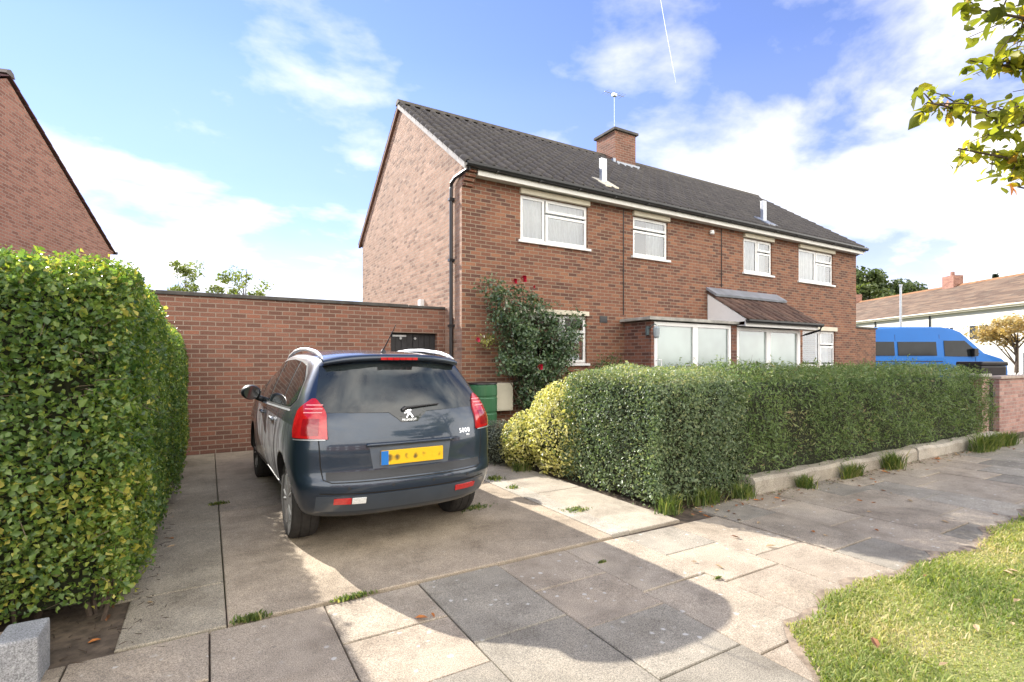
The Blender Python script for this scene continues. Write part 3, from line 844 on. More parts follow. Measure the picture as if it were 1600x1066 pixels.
def garage():
    t = thing('garage', 'flat-roofed brick garage wall with dark coping and small black door beside the gable', 'garage', (1.0, 10.2, 0))
    w = MB(); Y = 9.8; hx0, hx1, hz = 3.06, 4.02, 2.09
    xs = [-2.6, hx0, hx1, HX0 - .002]
    w.quad((xs[0], Y, -.1), (xs[1], Y, -.1), (xs[1], Y, 2.58), (xs[0], Y, 2.58)); w.quad((hx0, Y, hz), (hx1, Y, hz), (hx1, Y, 2.58), (hx0, Y, 2.58)); w.quad((hx1, Y, -.1), (xs[3], Y, -.1), (xs[3], Y, 2.58), (hx1, Y, 2.58))
    w.quad((hx0, Y, hz), (hx0, Y + .15, hz), (hx1, Y + .15, hz), (hx1, Y, hz)); w.quad((hx0, Y, -.1), (hx0, Y + .15, -.1), (hx0, Y + .15, hz), (hx0, Y, hz)); w.quad((hx1, Y, -.1), (hx1, Y, hz), (hx1, Y + .15, hz), (hx1, Y + .15, -.1))
    w.quad((xs[0], Y + .22, -.1), (xs[0], Y, -.1), (xs[0], Y, 2.58), (xs[0], Y + .22, 2.58))
    w.quad((xs[0], Y + .22, 2.58), (xs[0], Y, 2.58), (xs[3], Y, 2.58), (xs[3], Y + .22, 2.58))
    w.quad((xs[0], Y + .22, -.1), (xs[0], Y + .22, 2.58), (xs[3], Y + .22, 2.58), (xs[3], Y + .22, -.1))
    w.build('wall', M['brick_garage'], t, recalc=False)
    c = MB(); c.box(-2.64, 3.40, Y - .035, Y + .26, 2.582, 2.645); c.box(3.42, HX0 - .01, Y - .03, Y + .25, 2.582, 2.635); c.build('coping', M['concrete_coping'], t, bevel=.012)
    r = MB(); r.box(-2.6, HX0 - .01, Y + .26, 15.0, 2.40, 2.46); r.box(-2.6, -2.4, Y + .23, 15.0, -.1, 2.40); r.box(-2.6, HX0 - .01, 14.8, 15.0, -.1, 2.39); r.build('flat_roof', M['concrete_coping'], t)
    d = MB()
    n = 8
    for i in range(n):
        a = hx0 + (hx1 - hx0) * i / n; d.box(a + .004, a + (hx1 - hx0) / n - .004, Y + .10 + (.006 if i % 2 else 0), Y + .14, 0, hz - .01)
    dr = d.build('door', M['black_wood'], t)
    q = MB(); q.lathe([(.0, 0), (.025, .0), (.025, .03), (0, .03)], (3.28, Y + .07, 1.98), 10, 'y'); q.build('bolt', M['galv'], dr); q = MB(); q.lathe([(.0, 0), (.025, .0), (.025, .03), (0, .03)], (3.58, Y + .07, 1.98), 10, 'y'); q.build('bolt', M['galv'], dr); q = MB(); q.box(3.12, 3.40, Y + .085, Y + .098, 2.01, 2.045)
    q.build('fitting', M['galv'], dr)


def right_wall():
    t = thing('side_wall', 'brick side wall with dark coping joined to the far right gable', 'wall', (20.3, 9.8, 0))
    w = MB(); w.box(HX1 + .002, 21.85, 9.8, 10.02, -.1, 2.74); w.build('wall', M['brick'], t)
    c = MB(); c.box(HX1 + .01, 21.9, 9.76, 10.06, 2.742, 2.80); c.build('coping', M['concrete_coping'], t)


def neighbour_house():
    """red gable end on the left, turned a little from the drive"""
    a = Vector((.241, .971, 0)).normalized(); nn = Vector((-a.y, a.x, 0))           # along the gable, and back from it
    E1 = Vector((-2.66, 20.5, 0)); hw = 5.0; E0 = E1 - a * 2 * hw; ap = E1 - a * hw
    t = thing('brick_house', 'orange red brick house gable end rising behind the tall left hedge', 'house', tuple(ap + nn * 4))
    ez, rz = 5.05, 7.85; dep = 9.0
    # build in a local frame so that brick courses follow the gable
    ang = math.atan2(a.y, a.x)
    t.rotation_euler = (0, 0, ang); t.location = tuple(E0); WM[t] = Matrix.Translation(E0) @ Matrix.Rotation(ang, 4, 'Z')
    w = MB(); L = 2 * hw
    w.add([(0, 0, -.1), (L, 0, -.1), (L, 0, ez), (hw, 0, rz), (0, 0, ez)], [(0, 1, 2, 3, 4)])
    w.quad((L, 0, -.1), (L, dep, -.1), (L, dep, ez), (L, 0, ez)); w.quad((0, 0, -.1), (0, 0, ez), (0, dep, ez), (0, dep, -.1))
    w.add([(0, dep, -.1), (0, dep, ez), (hw, dep, rz), (L, dep, ez), (L, dep, -.1)], [(0, 1, 2, 3, 4)])
    w.build('wall', M['brick_orange'], t, local=True, recalc=False)
    sl = (rz - ez) / hw; tm = M['neigh_tiles'] = simple('plum_roof_tiles', (.11, .055, .055), .85, .3, 14)
    r = MB(); o = .22
    for k in range(16):
        x0 = hw + (L + o - hw) * k / 16; x1 = hw + (L + o - hw) * (k + 1) / 16 + .03
        z0, z1 = rz - (x0 - hw) * sl + .06, rz - (x1 - hw) * sl + .045
        r.prism([(x0, z0), (x1, z1 + .03), (x1, z1 + .065), (x0, z0 + .03)], -.06, dep + .06, 'y')
        r.prism([(L - x0, z0), (L - x1, z1 + .03), (L - x1, z1 + .065), (L - x0, z0 + .03)], -.06, dep + .06, 'y')
    r.build('roof', tm, t, local=True)
    r = MB(); r.prism([(hw - .16, rz + .06), (hw - .1, rz + .16), (hw, rz + .20), (hw + .1, rz + .16), (hw + .16, rz + .06)], -.07, dep + .07, 'y'); r.build('ridge_tiles', simple('grey_ridge', (.16, .14, .13), .9), t, local=True)
    r = MB(); r.prism([(L - .25, ez - .18), (L + .12, ez - .12), (L + .20, ez - .02), (L - .02, ez + .0)], -.02, .2, 'y'); r.build('corbel', M['brick_orange'], t, local=True)
    g = MB(); g.tube([(L + .24, -.1, ez - .05), (L + .24, dep, ez - .05)], .05, 8); g.build('gutter', M['black_plastic'], t, local=True)
    M['neigh_done'] = None


# ------------------------------------------------------------------ hedges and plants
def sweep_points(rng, n, a, b, hw, h, z0=.1, pw=.35, ends=(True, True)):
    """random points on a superelliptic hedge running from a to b; returns points and outward normals"""
    a = np.array(a, float); b = np.array(b, float)
    L = np.linalg.norm(b - a); d = (b - a) / L; s = np.array([-d[1], d[0]])
    tt = np.linspace(0, np.pi, 400)
    cy = np.sign(np.cos(tt)) * np.abs(np.cos(tt)) ** pw; cz = np.sin(tt) ** pw
    seg = np.hypot(np.diff(cy * hw), np.diff(cz * (h - z0)))
    cum = np.concatenate([[0], np.cumsum(seg)]); per = cum[-1]
    area_e = hw * 2 * (h - z0) * .9
    tot = per * L + area_e * sum(ends)
    n_side = int(n * per * L / tot)
    u = rng.uniform(0, per, n_side)
    yy = np.interp(u, cum, cy) * hw; zz = np.interp(u, cum, cz) * (h - z0)
    gy = np.sign(yy) * np.abs(yy / hw) ** (2 / pw - 1) / hw; gz = np.abs(zz / (h - z0)) ** (2 / pw - 1) / (h - z0)
    al = rng.uniform(0, L, n_side)
    P = np.stack([a[0] + d[0] * al + s[0] * yy, a[1] + d[1] * al + s[1] * yy, z0 + zz], 1)
    N = unit(np.stack([s[0] * gy, s[1] * gy, gz], 1))
    Ps, Ns = [P], [N]
    for e, on in enumerate(ends):
        if not on: continue
        m = int(n * area_e / tot)
        yy = rng.uniform(-1, 1, m * 2); zz = rng.uniform(0, 1, m * 2)
        ok = np.abs(yy) ** (2 / pw) + zz ** (2 / pw) < 1; yy = yy[ok][:m] * hw; zz = zz[ok][:m] * (h - z0)
        al = L if e else 0.0
        Ps.append(np.stack([a[0] + d[0] * al + s[0] * yy, a[1] + d[1] * al + s[1] * yy, z0 + zz], 1))
        Ns.append(np.tile(np.array([d[0], d[1], 0.15]) * (1 if e else -1) + np.array([0, 0, .15]), (len(yy), 1)))
    return np.concatenate(Ps), unit(np.concatenate(Ns))


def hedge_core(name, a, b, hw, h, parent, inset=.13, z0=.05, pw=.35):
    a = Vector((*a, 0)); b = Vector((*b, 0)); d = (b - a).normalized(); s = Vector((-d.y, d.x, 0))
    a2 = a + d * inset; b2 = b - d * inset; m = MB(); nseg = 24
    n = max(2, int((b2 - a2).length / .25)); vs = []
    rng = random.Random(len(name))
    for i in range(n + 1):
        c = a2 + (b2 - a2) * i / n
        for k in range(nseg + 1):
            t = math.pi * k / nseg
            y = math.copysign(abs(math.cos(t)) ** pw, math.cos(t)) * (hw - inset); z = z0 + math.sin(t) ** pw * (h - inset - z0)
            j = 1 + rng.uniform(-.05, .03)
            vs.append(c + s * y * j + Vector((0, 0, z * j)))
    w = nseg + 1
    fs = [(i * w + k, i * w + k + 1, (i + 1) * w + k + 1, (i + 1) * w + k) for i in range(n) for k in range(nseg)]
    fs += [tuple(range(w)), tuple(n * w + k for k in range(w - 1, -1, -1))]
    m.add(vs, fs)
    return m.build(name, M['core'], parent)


def twigs(P, N, rng, n, mat, parent, ln=.16):
    m = MB()
    idx = rng.integers(0, len(P), n)
    for i in idx:
        p = Vector(P[i]) - Vector(N[i]) * .07; d = Vector(N[i]) * rng.uniform(.2, .7) + Vector(rng.normal(size=3)) * .6; d.normalize()
        m.tube([p, p + d * ln * rng.uniform(.5, 1.1)], [.0022, .0012], 3, cap=False)
    return tag(m.build('twigs', mat, parent, recalc=False), kind='stuff')


def left_hedge():
    t = thing('tall_hedge', 'tall clipped leafy green privet hedge along the left of the drive', 'hedge', (-.9, 5, 0))
    rng = np.random.default_rng(11)
    lm = leaf_mat('privet_leaves', [(0, (.040, .090, .030)), (.3, (.080, .150, .040)), (.55, (.135, .22, .048)), (.78, (.22, .29, .058)), (.92, (.30, .33, .065)), (1, (.46, .42, .09))], .38, .42, spec=.6)
    parts = [((-5.2, 4.14), (-.40, 4.14), .50, 2.07, 150000, (False, True)),
             ((-.90, 4.0), (-.90, 6.35), .54, 2.13, 80000, (False, True)),
             ((-.86, 6.25), (-.86, 9.72), .56, 1.95, 76000, (True, True))]
    Pa, Na = [], []
    for a, b, hw, h, n, ends in parts:
        P, N = sweep_points(rng, n, a, b, hw, h, .16, .22, ends)
        Pa.append(P); Na.append(N)
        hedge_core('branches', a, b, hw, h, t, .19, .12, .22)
    P = np.concatenate(Pa); N = np.concatenate(Na)
    keep = (P[:, 0] > -3.3) & (N[:, 0] > -.75) & (N[:, 1] < .85)
    P, N = P[keep], N[keep]
    lp = lump(P, 2.0)
    dep = rng.uniform(0, 1, len(P)) ** 1.3 * .20
    P = P + N * (lp * .045 - dep + .03)[:, None] + rng.normal(0, .012, P.shape)
    # the foot of the hedge is thin and its top carries the paler new growth
    keep = rng.uniform(0, 1, len(P)) < np.clip((P[:, 2] - .02) / .22, .2, 1)
    keep &= rng.uniform(0, 1, len(P)) < np.clip(1.0 + 1.3 * (lump(P, 3.4, 4.0) + .25), .22, 1)
    P, N, lp, dep = P[keep], N[keep], lp[keep], dep[keep]
    attr = .40 + rng.normal(0, .23, len(P)) + .12 * lump(P, 3.1, 2.0) + np.clip(P[:, 2] - 1.75, 0, .5) * .45 + np.where((P[:, 2] < .9) & (P[:, 1] < 4.2), .16, 0) + .14 * (lump(P, 1.1, 6.0) > .35)
    leaves('foliage', P, N, .034, .023, lm, t, rng, .8, .25, attr + .06)
    st = MB(); rs = random.Random(77)
    for i in range(60):
        if i < 26: x, y = rs.uniform(-3.2, -.5), rs.uniform(3.78, 4.1)
        else: x, y = rs.uniform(-.62, -.42), rs.uniform(3.9, 9.5)
        st.tube([(x, y, 0), (x + rs.uniform(-.06, .06), y + rs.uniform(-.05, .05), .25), (x + rs.uniform(-.15, .15), y + rs.uniform(-.1, .1), .6)], [rs.uniform(.008, .018), .010, .004], 6)
    tag(st.build('stems', M['bark'], t), kind='stuff')
    # new shoots standing proud of the clipped top
    sh = np.where((N[:, 2] > .6))[0]; sh = rng.choice(sh, 420)
    SP = np.concatenate([P[sh] + np.array([0, 0, 1.0]) * h_ + rng.normal(0, .012, (len(sh), 3)) for h_ in (.02, .045, .07)]); SP = SP[rng.uniform(0, 1, len(SP)) < .8]
    leaves('shoots', SP, np.tile([0, 0, 1.0], (len(SP), 1)), .032, .018, lm, t, rng, 1.0, .25, .75 + rng.normal(0, .15, len(SP)))
    f = (P[:, 1] < 7)
    twigs(P[f], N[f], rng, 2600, simple('grey_brown_twigs', (.16, .125, .085), .9, .4, 20), t, .15)


def right_hedges():
    rng = np.random.default_rng(21)
    # grey green clipped end by the drive
    t = thing('grey_green_hedge', 'grey green small-leaved clipped hedge end beside the drive and yellow shrub', 'hedge', (4.5, 4.4, 0), 0, 'hedges along the front garden')
    lm = leaf_mat('grey_privet_leaves', [(0, (.060, .100, .056)), (.35, (.132, .190, .098)), (.65, (.230, .285, .150)), (.88, (.33, .345, .185)), (1, (.42, .40, .20))], .42, .3, spec=.5)
    a, b = (3.86, 4.50), (5.35, 4.50)
    P, N = sweep_points(rng, 46000, a, b, .80, 1.40, .05, .27, (True, False))
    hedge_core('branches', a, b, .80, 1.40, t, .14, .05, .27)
    lp = lump(P, 2.2)
    P = P + N * (lp * .06 + .03 * lump(P, 5.0) - rng.uniform(0, 1, len(P)) ** 1.4 * .17 + .03)[:, None] + rng.normal(0, .012, P.shape)
    keep = rng.uniform(0, 1, len(P)) < np.clip(P[:, 2] / .22, .25, 1); P, N = P[keep], N[keep]
    at = .42 + rng.normal(0, .2, len(P)) + .1 * lump(P, 3.0) + np.where(P[:, 2] > 1.28, .25, 0)
    leaves('foliage', P, N, .030, .017, lm, t, rng, .75, .2, at)
    twigs(P, N, rng, 250, M['twig'], t, .12)
    # long dark hedge behind the edging
    t = thing('green_hedge', 'long dark green feathery hedge behind the low concrete edging', 'hedge', (9, 4.4, 0), 0, 'hedges along the front garden')
    lm = leaf_mat('feathery_leaves', [(0, (.058, .095, .034)), (.35, (.118, .185, .058)), (.65, (.185, .262, .085)), (.88, (.27, .305, .12)), (1, (.30, .23, .13))], .55, .25)
    a, b = (5.2, 4.50), (12.55, 4.50)
    P, N = sweep_points(rng, 95000, a, b, .80, 1.38, .06, .29, (False, True))
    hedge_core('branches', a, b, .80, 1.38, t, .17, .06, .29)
    lp = lump(P, 1.5, 1.0)
    P = P + N * (lp * .12 + .07 * lump(P, 3.3, 2.0) - rng.uniform(0, 1, len(P)) ** 1.3 * .20 + .04)[:, None] + rng.normal(0, .02, P.shape)
    keep = rng.uniform(0, 1, len(P)) < np.clip((P[:, 2] - .16) / .3 + .15 * lump(P, 2.0), .05, 1) * np.clip(.95 + .75 * lump(P, 1.9, 5.0), .25, 1); P, N = P[keep], N[keep]
    at = .38 + rng.normal(0, .17, len(P)) + .17 * lump(P, 2.1, 3.0) + np.where(P[:, 2] > 1.28, .22, 0) + np.where((lump(P, 1.9, 5.0) < -.35) & (P[:, 2] < .9), .45, 0) + rng.normal(0, .08, len(P))
    leaves('foliage', P, N, .046, .012, lm, t, rng, .85, .1, at, droop=.4)
    def sprays(P, N, n, ln, cnt, L, W):
        ix = rng.choice(len(P), n); out = []; nn = []
        for i in ix:
            d = N[i] * rng.uniform(.3, .8) + np.array([0, 0, .55]) + rng.normal(size=3) * .45; d /= np.linalg.norm(d); l = ln * rng.uniform(.4, 1.1)
            for k in range(cnt): out.append(P[i] + d * l * (k + 1) / cnt + rng.normal(0, .006, 3)); nn.append(np.cross(d, rng.normal(size=3)))
        leaves('shoots', np.array(out), unit(np.array(nn)), L, W, lm, t, rng, .5, .15, .6 + rng.normal(0, .15, len(out)))
    sprays(P, N, 1500, .13, 6, .040, .012)
    twigs(P, N, rng, 1800, M['twig'], t, .22)
    # variegated yellow shrub
    t = thing('variegated_shrub', 'bright yellow variegated shrub between the drive and the grey green hedge', 'shrub', (4.2, 5.8, 0))
    lm = leaf_mat('variegated_leaves', [(0, (.06, .11, .026)), (.22, (.14, .20, .04)), (.34, (.52, .50, .14)), (.65, (.74, .70, .30)), (1, (.85, .84, .58))], .45, .4, (1.1, 1.1, .6), .5)
    P, N = ellipsoid(rng, 13000, (4.28, 5.62, .58), (.62, .72, .72))
    P2, N2 = ellipsoid(rng, 6000, (3.98, 6.28, .36), (.46, .42, .42))
    P = np.concatenate([P, P2]); N = np.concatenate([N, N2])
    P = P + N * (lump(P, 4.0) * .07 - rng.uniform(0, 1, len(P)) ** 1.4 * .22)[:, None]; k = P[:, 2] > .03; P, N = P[k], N[k]
    at = .50 + rng.normal(0, .22, len(P)) + .12 * lump(P, 5)
    leaves('foliage', P, N, .040, .026, lm, t, rng, .7, .2, at)
    blob_core(t, [((4.28, 5.62, .52), (.42, .50, .52)), ((3.98, 6.28, .3), (.30, .27, .28))])
    t = thing('grey_shrub', 'small silvery grey shrub at the drive edge in front of the water butt', 'shrub', (3.75, 6.7, 0))
    lm = leaf_mat('silver_leaves', [(0, (.075, .092, .072)), (.5, (.15, .175, .135)), (1, (.26, .28, .21))], .5, .2)
    P, N = ellipsoid(rng, 7500, (3.74, 6.72, .30), (.36, .46, .36))
    P = P + N * (lump(P, 5.0) * .06 - rng.uniform(0, 1, len(P)) ** 1.4 * .16)[:, None]; k = P[:, 2] > .02; P, N = P[k], N[k]
    leaves('foliage', P, N, .028, .011, lm, t, rng, .8, .15)
    blob_core(t, [((3.74, 6.72, .26), (.26, .34, .26))])


def ellipsoid(rng, n, c, r):
    d = unit(rng.normal(size=(n, 3)))
    return np.array(c) + d * np.array(r), unit(d / np.array(r))


def blob_core(parent, blobs, mat=None):
    m = MB()
    for c, r in blobs:
        prof = [(math.sin(math.pi * i / 10) * 1.0 + 1e-4, -math.cos(math.pi * i / 10)) for i in range(11)]
        n = 14; vs = []
        rg = random.Random(int(c[0] * 31 + c[1] * 17))
        for rr, h in prof:
            for k in range(n):
                j = rg.uniform(.85, 1.05)
                vs.append((c[0] + rr * r[0] * j * math.cos(2 * math.pi * k / n), c[1] + rr * r[1] * j * math.sin(2 * math.pi * k / n), max(.0, c[2] + h * r[2] * j)))
        fs = [(i * n + k, i * n + (k + 1) % n, (i + 1) * n + (k + 1) % n, (i + 1) * n + k) for i in range(10) for k in range(n)]
        m.add(vs, fs)
    return m.build('branches', mat or M['core'], parent)


def flower(parent, c, r, mat, rng):
    """a rose: overlapping cupped petals"""
    m = MB(); c = Vector(c)
    for ring, (nn, rr, tilt) in enumerate(((3, .35, 1.2), (5, .7, .8), (6, 1.0, .35))):
        for k in range(nn):
            a = 2 * math.pi * (k + .5 * ring) / nn + rng.uniform(-.2, .2)
            o = Vector((math.cos(a), -.6 * abs(math.sin(a)) - .3, math.sin(a)))
            s = Vector((-math.sin(a), 0, math.cos(a)))
            b = c + o * r * rr * .35; tip = c + o * r * rr + Vector((0, -1, .2)) * r * tilt * .6
            w = r * .55
            m.add([b, b.lerp(tip, .6) + s * w + Vector((0, -.2, 0)) * r, tip, b.lerp(tip, .6) - s * w + Vector((0, -.2, 0)) * r, b.lerp(tip, .55) + Vector((0, .12, 0)) * r], [(0, 1, 4), (1, 2, 4), (2, 3, 4), (3, 0, 4)])
    return m.build('flower', mat, parent, recalc=False)


def rose_bush():
    t = thing('rose_bush', 'tall climbing rose with dark green leaves and red blooms against the front wall', 'rose', (5.4, 8.6, 0))
    rng = np.random.default_rng(31)
    lm = leaf_mat('rose_leaves', [(0, (.040, .075, .042)), (.4, (.082, .140, .068)), (.7, (.145, .205, .095)), (.9, (.24, .29, .13)), (1, (.36, .33, .15))], .32, .25, spec=.7)
    st = MB(); r = random.Random(4)
    base = Vector((5.62, 8.72, 0)); tips = []
    for i in range(22):
        ex = r.uniform(4.6, 6.9); ez = r.uniform(1.4, 3.05) if ex < 6.0 else r.uniform(1.7, 2.65); ey = r.uniform(8.25, 8.85)
        p1 = base + Vector((r.uniform(-.1, .1), r.uniform(-.05, .05), 0)); e = Vector((ex, ey, ez)); mid = p1.lerp(e, .55) + Vector((r.uniform(-.15, .15), r.uniform(-.12, .1), .25))
        st.tube([p1, p1.lerp(mid, .5) + Vector((0, 0, .12)), mid, mid.lerp(e, .6), e], [.014, .011, .008, .006, .004], 6)
        tips += [(mid.lerp(e, f), r.uniform(.14, .30)) for f in (.1, .3, .5, .7, .85, 1.0)]
        tips += [(p1.lerp(mid, f), r.uniform(.10, .22)) for f in (.62, .82)]
    for ex, ey, ez in ((4.98, 8.42, 3.0), (5.14, 8.37, 3.05), (5.42, 8.42, 2.93), (5.40, 8.2, 1.40)):
        p1 = Vector((5.45, 8.65, 1.6 if ez > 2 else 1.1)); e = Vector((ex, ey, ez)); st.tube([p1, p1.lerp(e, .6) + Vector((0, -.05, .1)), e], [.007, .005, .003], 5)
        if ez > 2: tips += [(e + Vector((0, 0, -.14)), .10), (e + Vector((.03, 0, -.28)), .16), (e + Vector((.05, 0, -.45)), .22)]
    for i in range(26):
        z_ = r.uniform(1.0, 2.7); tips.append((Vector((r.gauss(5.45, .18 + .16 * (z_ - 1)), r.uniform(8.3, 8.8), z_)), r.uniform(.12, .26)))
    st.build('stems', M['twig'], t)
    Ps, Ns = [], []
    for c, s in tips:
        n = int(430 * s); d = unit(rng.normal(size=(n, 3))); rad = rng.uniform(.3, 1, n)[:, None] ** .6
        Ps.append(np.array(c) + d * rad * s * np.array([1, .8, 1])); Ns.append(d * .5 + np.array([0, -.3, .5]))
    P = np.concatenate(Ps); N = unit(np.concatenate(Ns))
    k = (P[:, 1] < 8.96) & (P[:, 2] > .25) & ((P[:, 0] > 5.25) | (P[:, 2] > 1.25)) & (np.clip(.70 + .95 * lump(P, 2.9, 1.0), .05, 1) > rng.uniform(0, 1, len(P))); P, N = P[k], N[k]
    leaves('foliage', P, N, .062, .040, lm, t, rng, .6, .15, .40 + rng.normal(0, .2, len(P)))
    rr = random.Random(2)
    for (x, y, z, s, mt) in ((4.98, 8.35, 3.03, .055, 'red_rose'), (5.14, 8.3, 3.08, .07, 'red_rose'), (5.42, 8.35, 2.96, .03, 'red_rose'), (5.40, 8.12, 1.42, .06, 'red_rose'), (4.40, 8.75, 1.93, .05, 'pink_rose')):
        f = flower(t, (x, y, z), s, M[mt], rr)
        if mt == 'pink_rose': f['label'] = 'pink bloom'
    for (x, z) in ((4.78, 2.62), (4.74, 2.50), (5.02, 2.52), (5.10, 2.47), (5.0, 2.42), (4.52, 2.0), (4.60, 1.92), (4.58, 1.86)):
        flower(t, (x, 8.32 if x > 4.7 else 8.72, z), .028, M['white_petal'], rr)
    # hanging cluster of small leaves towards the downpipe
    P = np.array([(4.62, 8.75, 1.93)]) + rng.normal(0, 1, (160, 3)) * np.array([.10, .06, .07])
    leaves('foliage', P, np.tile([0, -.5, .6], (160, 1)).astype(float), .05, .034, leaf_mat('pale_leaves', [(0, (.10, .14, .04)), (1, (.42, .40, .12))]), t, rng)


def small_things():
    # water butt on its black stand
    t = thing('water_butt', 'green plastic water butt on a black stand beside the parked car', 'water butt', (4.42, 8.55, 0))
    prof = [(.0, .36), (.25, .36), (.262, .40), (.268, .55), (.258, .565), (.258, .59), (.27, .605), (.272, .84), (.262, .855), (.262, .88), (.272, .895), (.27, 1.07), (.25, 1.10)]
    m = MB(); m.lathe(prof, (4.42, 8.55, 0), 32); m.build('tank', simple('green_plastic', (.040, .135, .060), .35, .10, 3), t, smooth=False)
    m = MB(); m.lathe([(.24, 1.098), (.275, 1.10), (.272, 1.125), (.10, 1.14), (.0, 1.14)], (4.42, 8.55, 0), 32); m.build('lid', M['black_plastic'], t)
    m = MB(); m.lathe([(.26, .0), (.24, .18), (.23, .20), (.235, .355), (.0, .358)], (4.42, 8.55, 0), 24); m.build('stand', M['black_plastic'], t)
    # low wall shrubs against the front wall
    rng = np.random.default_rng(41)
    lm = leaf_mat('weed_leaves', [(0, (.03, .055, .018)), (.6, (.07, .11, .03)), (1, (.14, .17, .05))], .5, .3)
    for (x, y, z, sx, sz, lab) in ((7.6, 8.6, 1.15, .5, .42, 'straggly dark green shrub below the air brick on the front wall'), (6.6, 8.7, .9, .4, .35, 'low shrub under the ground floor window next to the rose'),):
        t = thing('garden_shrub', lab, 'shrub', (x, y, 0))
        P, N = ellipsoid(rng, 1500, (x, y, z), (sx, .25, sz)); P = P + rng.normal(0, .07, P.shape)
        leaves('foliage', P, N, .055, .026, lm, t, rng)
        m = MB()
        for k in range(6): m.tube([(x + random.uniform(-.05, .05), y, 0), (x + random.uniform(-.3, .3), y + random.uniform(-.1, .1), z + sz * random.uniform(-.3, .8))], [.01, .004], 5)
        m.build('stems', M['twig'], t)
    # weeds at joints and along the edging
    spots = [((.80, 3.35), .15, .022, 'thin green weed tuft at the paving joint in front of the car shadow'), ((.22, 3.36), .12, .035, 'grassy weed tuft at the end of the drive joint by the tall hedge'), ((.10, 6.25), .11, .03, 'small flat green weed in the drive joint beside the front wheel'),
             ((2.35, 4.75), .22, .025, 'low patch of weeds on the concrete behind the rear right wheel'), ((3.72, 6.05), .14, .12, 'bright green weed clump at the foot of the yellow shrub'), ((3.15, 5.75), .12, .05, 'little weed on the pale strip near the yellow shrub'),
             ((3.12, 5.25), .08, .035, 'tiny weed in the crack of the pale concrete strip'), ((3.2, 4.15), .18, .03, 'spreading green weed along the pale strip by the hedge corner'), ((3.95, 3.62), .17, .17, 'tall bright grass clump at the grey green hedge corner'),
             ((4.55, 3.66), .24, .16, 'tufted grass under the front of the grey green hedge'), ((5.1, 3.62), .18, .14, 'grass clump where the concrete edging begins'), ((6.15, 3.52), .13, .14, 'upright weed in front of the nearest edging length'),
             ((7.2, 3.50), .26, .17, 'long grass tuft over the joint of the edging'), ((8.3, 3.50), .22, .22, 'bushy weed halfway along the edging'), ((11.3, 3.42), .50, .27, 'big grassy clump hiding the end of the edging near the gate'), ((12.4, 3.45), .45, .22, 'grassy clump beside the gate pier'),
             ((2.55, 2.98), .04, .015, 'tiny green weed in the slab joint right of the drive'), ((3.05, 2.35), .035, .015, 'tiny weed in the slab joint near the verge')]
    wm = leaf_mat('weed_blades', [(0, (.05, .085, .022)), (.4, (.10, .155, .035)), (.8, (.20, .24, .06)), (1, (.36, .32, .14))], .6, .35)
    for (x, y), s, hgt, lab in spots:
        n = int(330 * s / .2 + 60); P = np.stack([x + rng.normal(0, s * .36, n), y + rng.normal(0, min(s, .12) * (.12 if 'joint' in lab else .36), n), np.full(n, .012)], 1)
        Hh = hgt * rng.uniform(.2, 1.25, n); d = unit(np.stack([rng.normal(size=n), rng.normal(size=n), np.zeros(n)], 1)); bb = np.stack([-d[:, 1], d[:, 0], d[:, 2]], 1) * rng.uniform(.0025, .006, n)[:, None]
        le = rng.uniform(.2, .9, n)[:, None] * Hh[:, None]; z = np.array([0, 0, 1.0])
        V = np.stack([P - bb, P + bb, P + d * le * .5 + bb + z * Hh[:, None] * .65, P + d * le * .5 - bb + z * Hh[:, None] * .65, P + d * le * 1.2 + z * Hh[:, None]], 1).reshape(-1, 3)
        i = np.arange(n)[:, None] * 5
        me = raw_mesh('weed_tuft', V, np.concatenate([i + np.array([[0, 1, 2, 3]]), i + np.array([[3, 2, 4]])], 1).reshape(-1), np.tile([4, 3], n), wm, np.repeat(rng.uniform(0, 1, n), 2))
        o = bpy.data.objects.new('weed_tuft', me); col.objects.link(o); rehome(o, (x, y, 0)); tag(o, lab, 'weed', 'weeds growing from the paving joints and edging')
    # fallen leaves, each an object of its own
    def leaf_proto(mat):
        m = MB(); L = .045
        m.add([(-L, 0, .004), (-.3 * L, .5 * L, .014), (.4 * L, .42 * L, .012), (L, 0, .006), (.4 * L, -.42 * L, .016), (-.3 * L, -.5 * L, .010), (0, 0, .003)], [(0, 6, 1), (1, 6, 2), (2, 6, 3), (3, 6, 4), (4, 6, 5), (5, 6, 0)])
        me = bpy.data.meshes.new('fallen_leaf'); me.from_pydata(m.v, [], m.f); me.materials.append(mat); return me
    protos = [leaf_proto(simple('dry_leaf_brown', (.20, .085, .035), .8, .4, 30)), leaf_proto(simple('dry_leaf_orange', (.42, .15, .035), .8, .3, 30)), leaf_proto(simple('dry_leaf_tan', (.38, .27, .15), .8, .3, 30))]
    r = random.Random(12)
    labs = {0: ('small dry fallen leaf on the paving beside the hedge edging', 'leaves fallen along the edging'), 1: ('small dry fallen leaf on the grass verge', 'leaves fallen on the verge'), 2: ('small dry fallen leaf at the foot of the tall hedge', 'leaves fallen under the tall hedge'), 3: ('small dry fallen leaf lying on the open slabs', 'leaves fallen on the slabs')}
    pts = [(r.uniform(4.0, 12.2), 3.56 - abs(r.gauss(0, .22)), 0) for _ in range(70)] + [(r.uniform(2.9, 9), r.uniform(.5, 1.7), 1) for _ in range(40)] + [(r.uniform(-.62, -.25), r.uniform(3.4, 6.5), 2) for _ in range(26)] + [(r.uniform(.4, 7), r.uniform(1.9, 3.3), 3) for _ in range(22)]
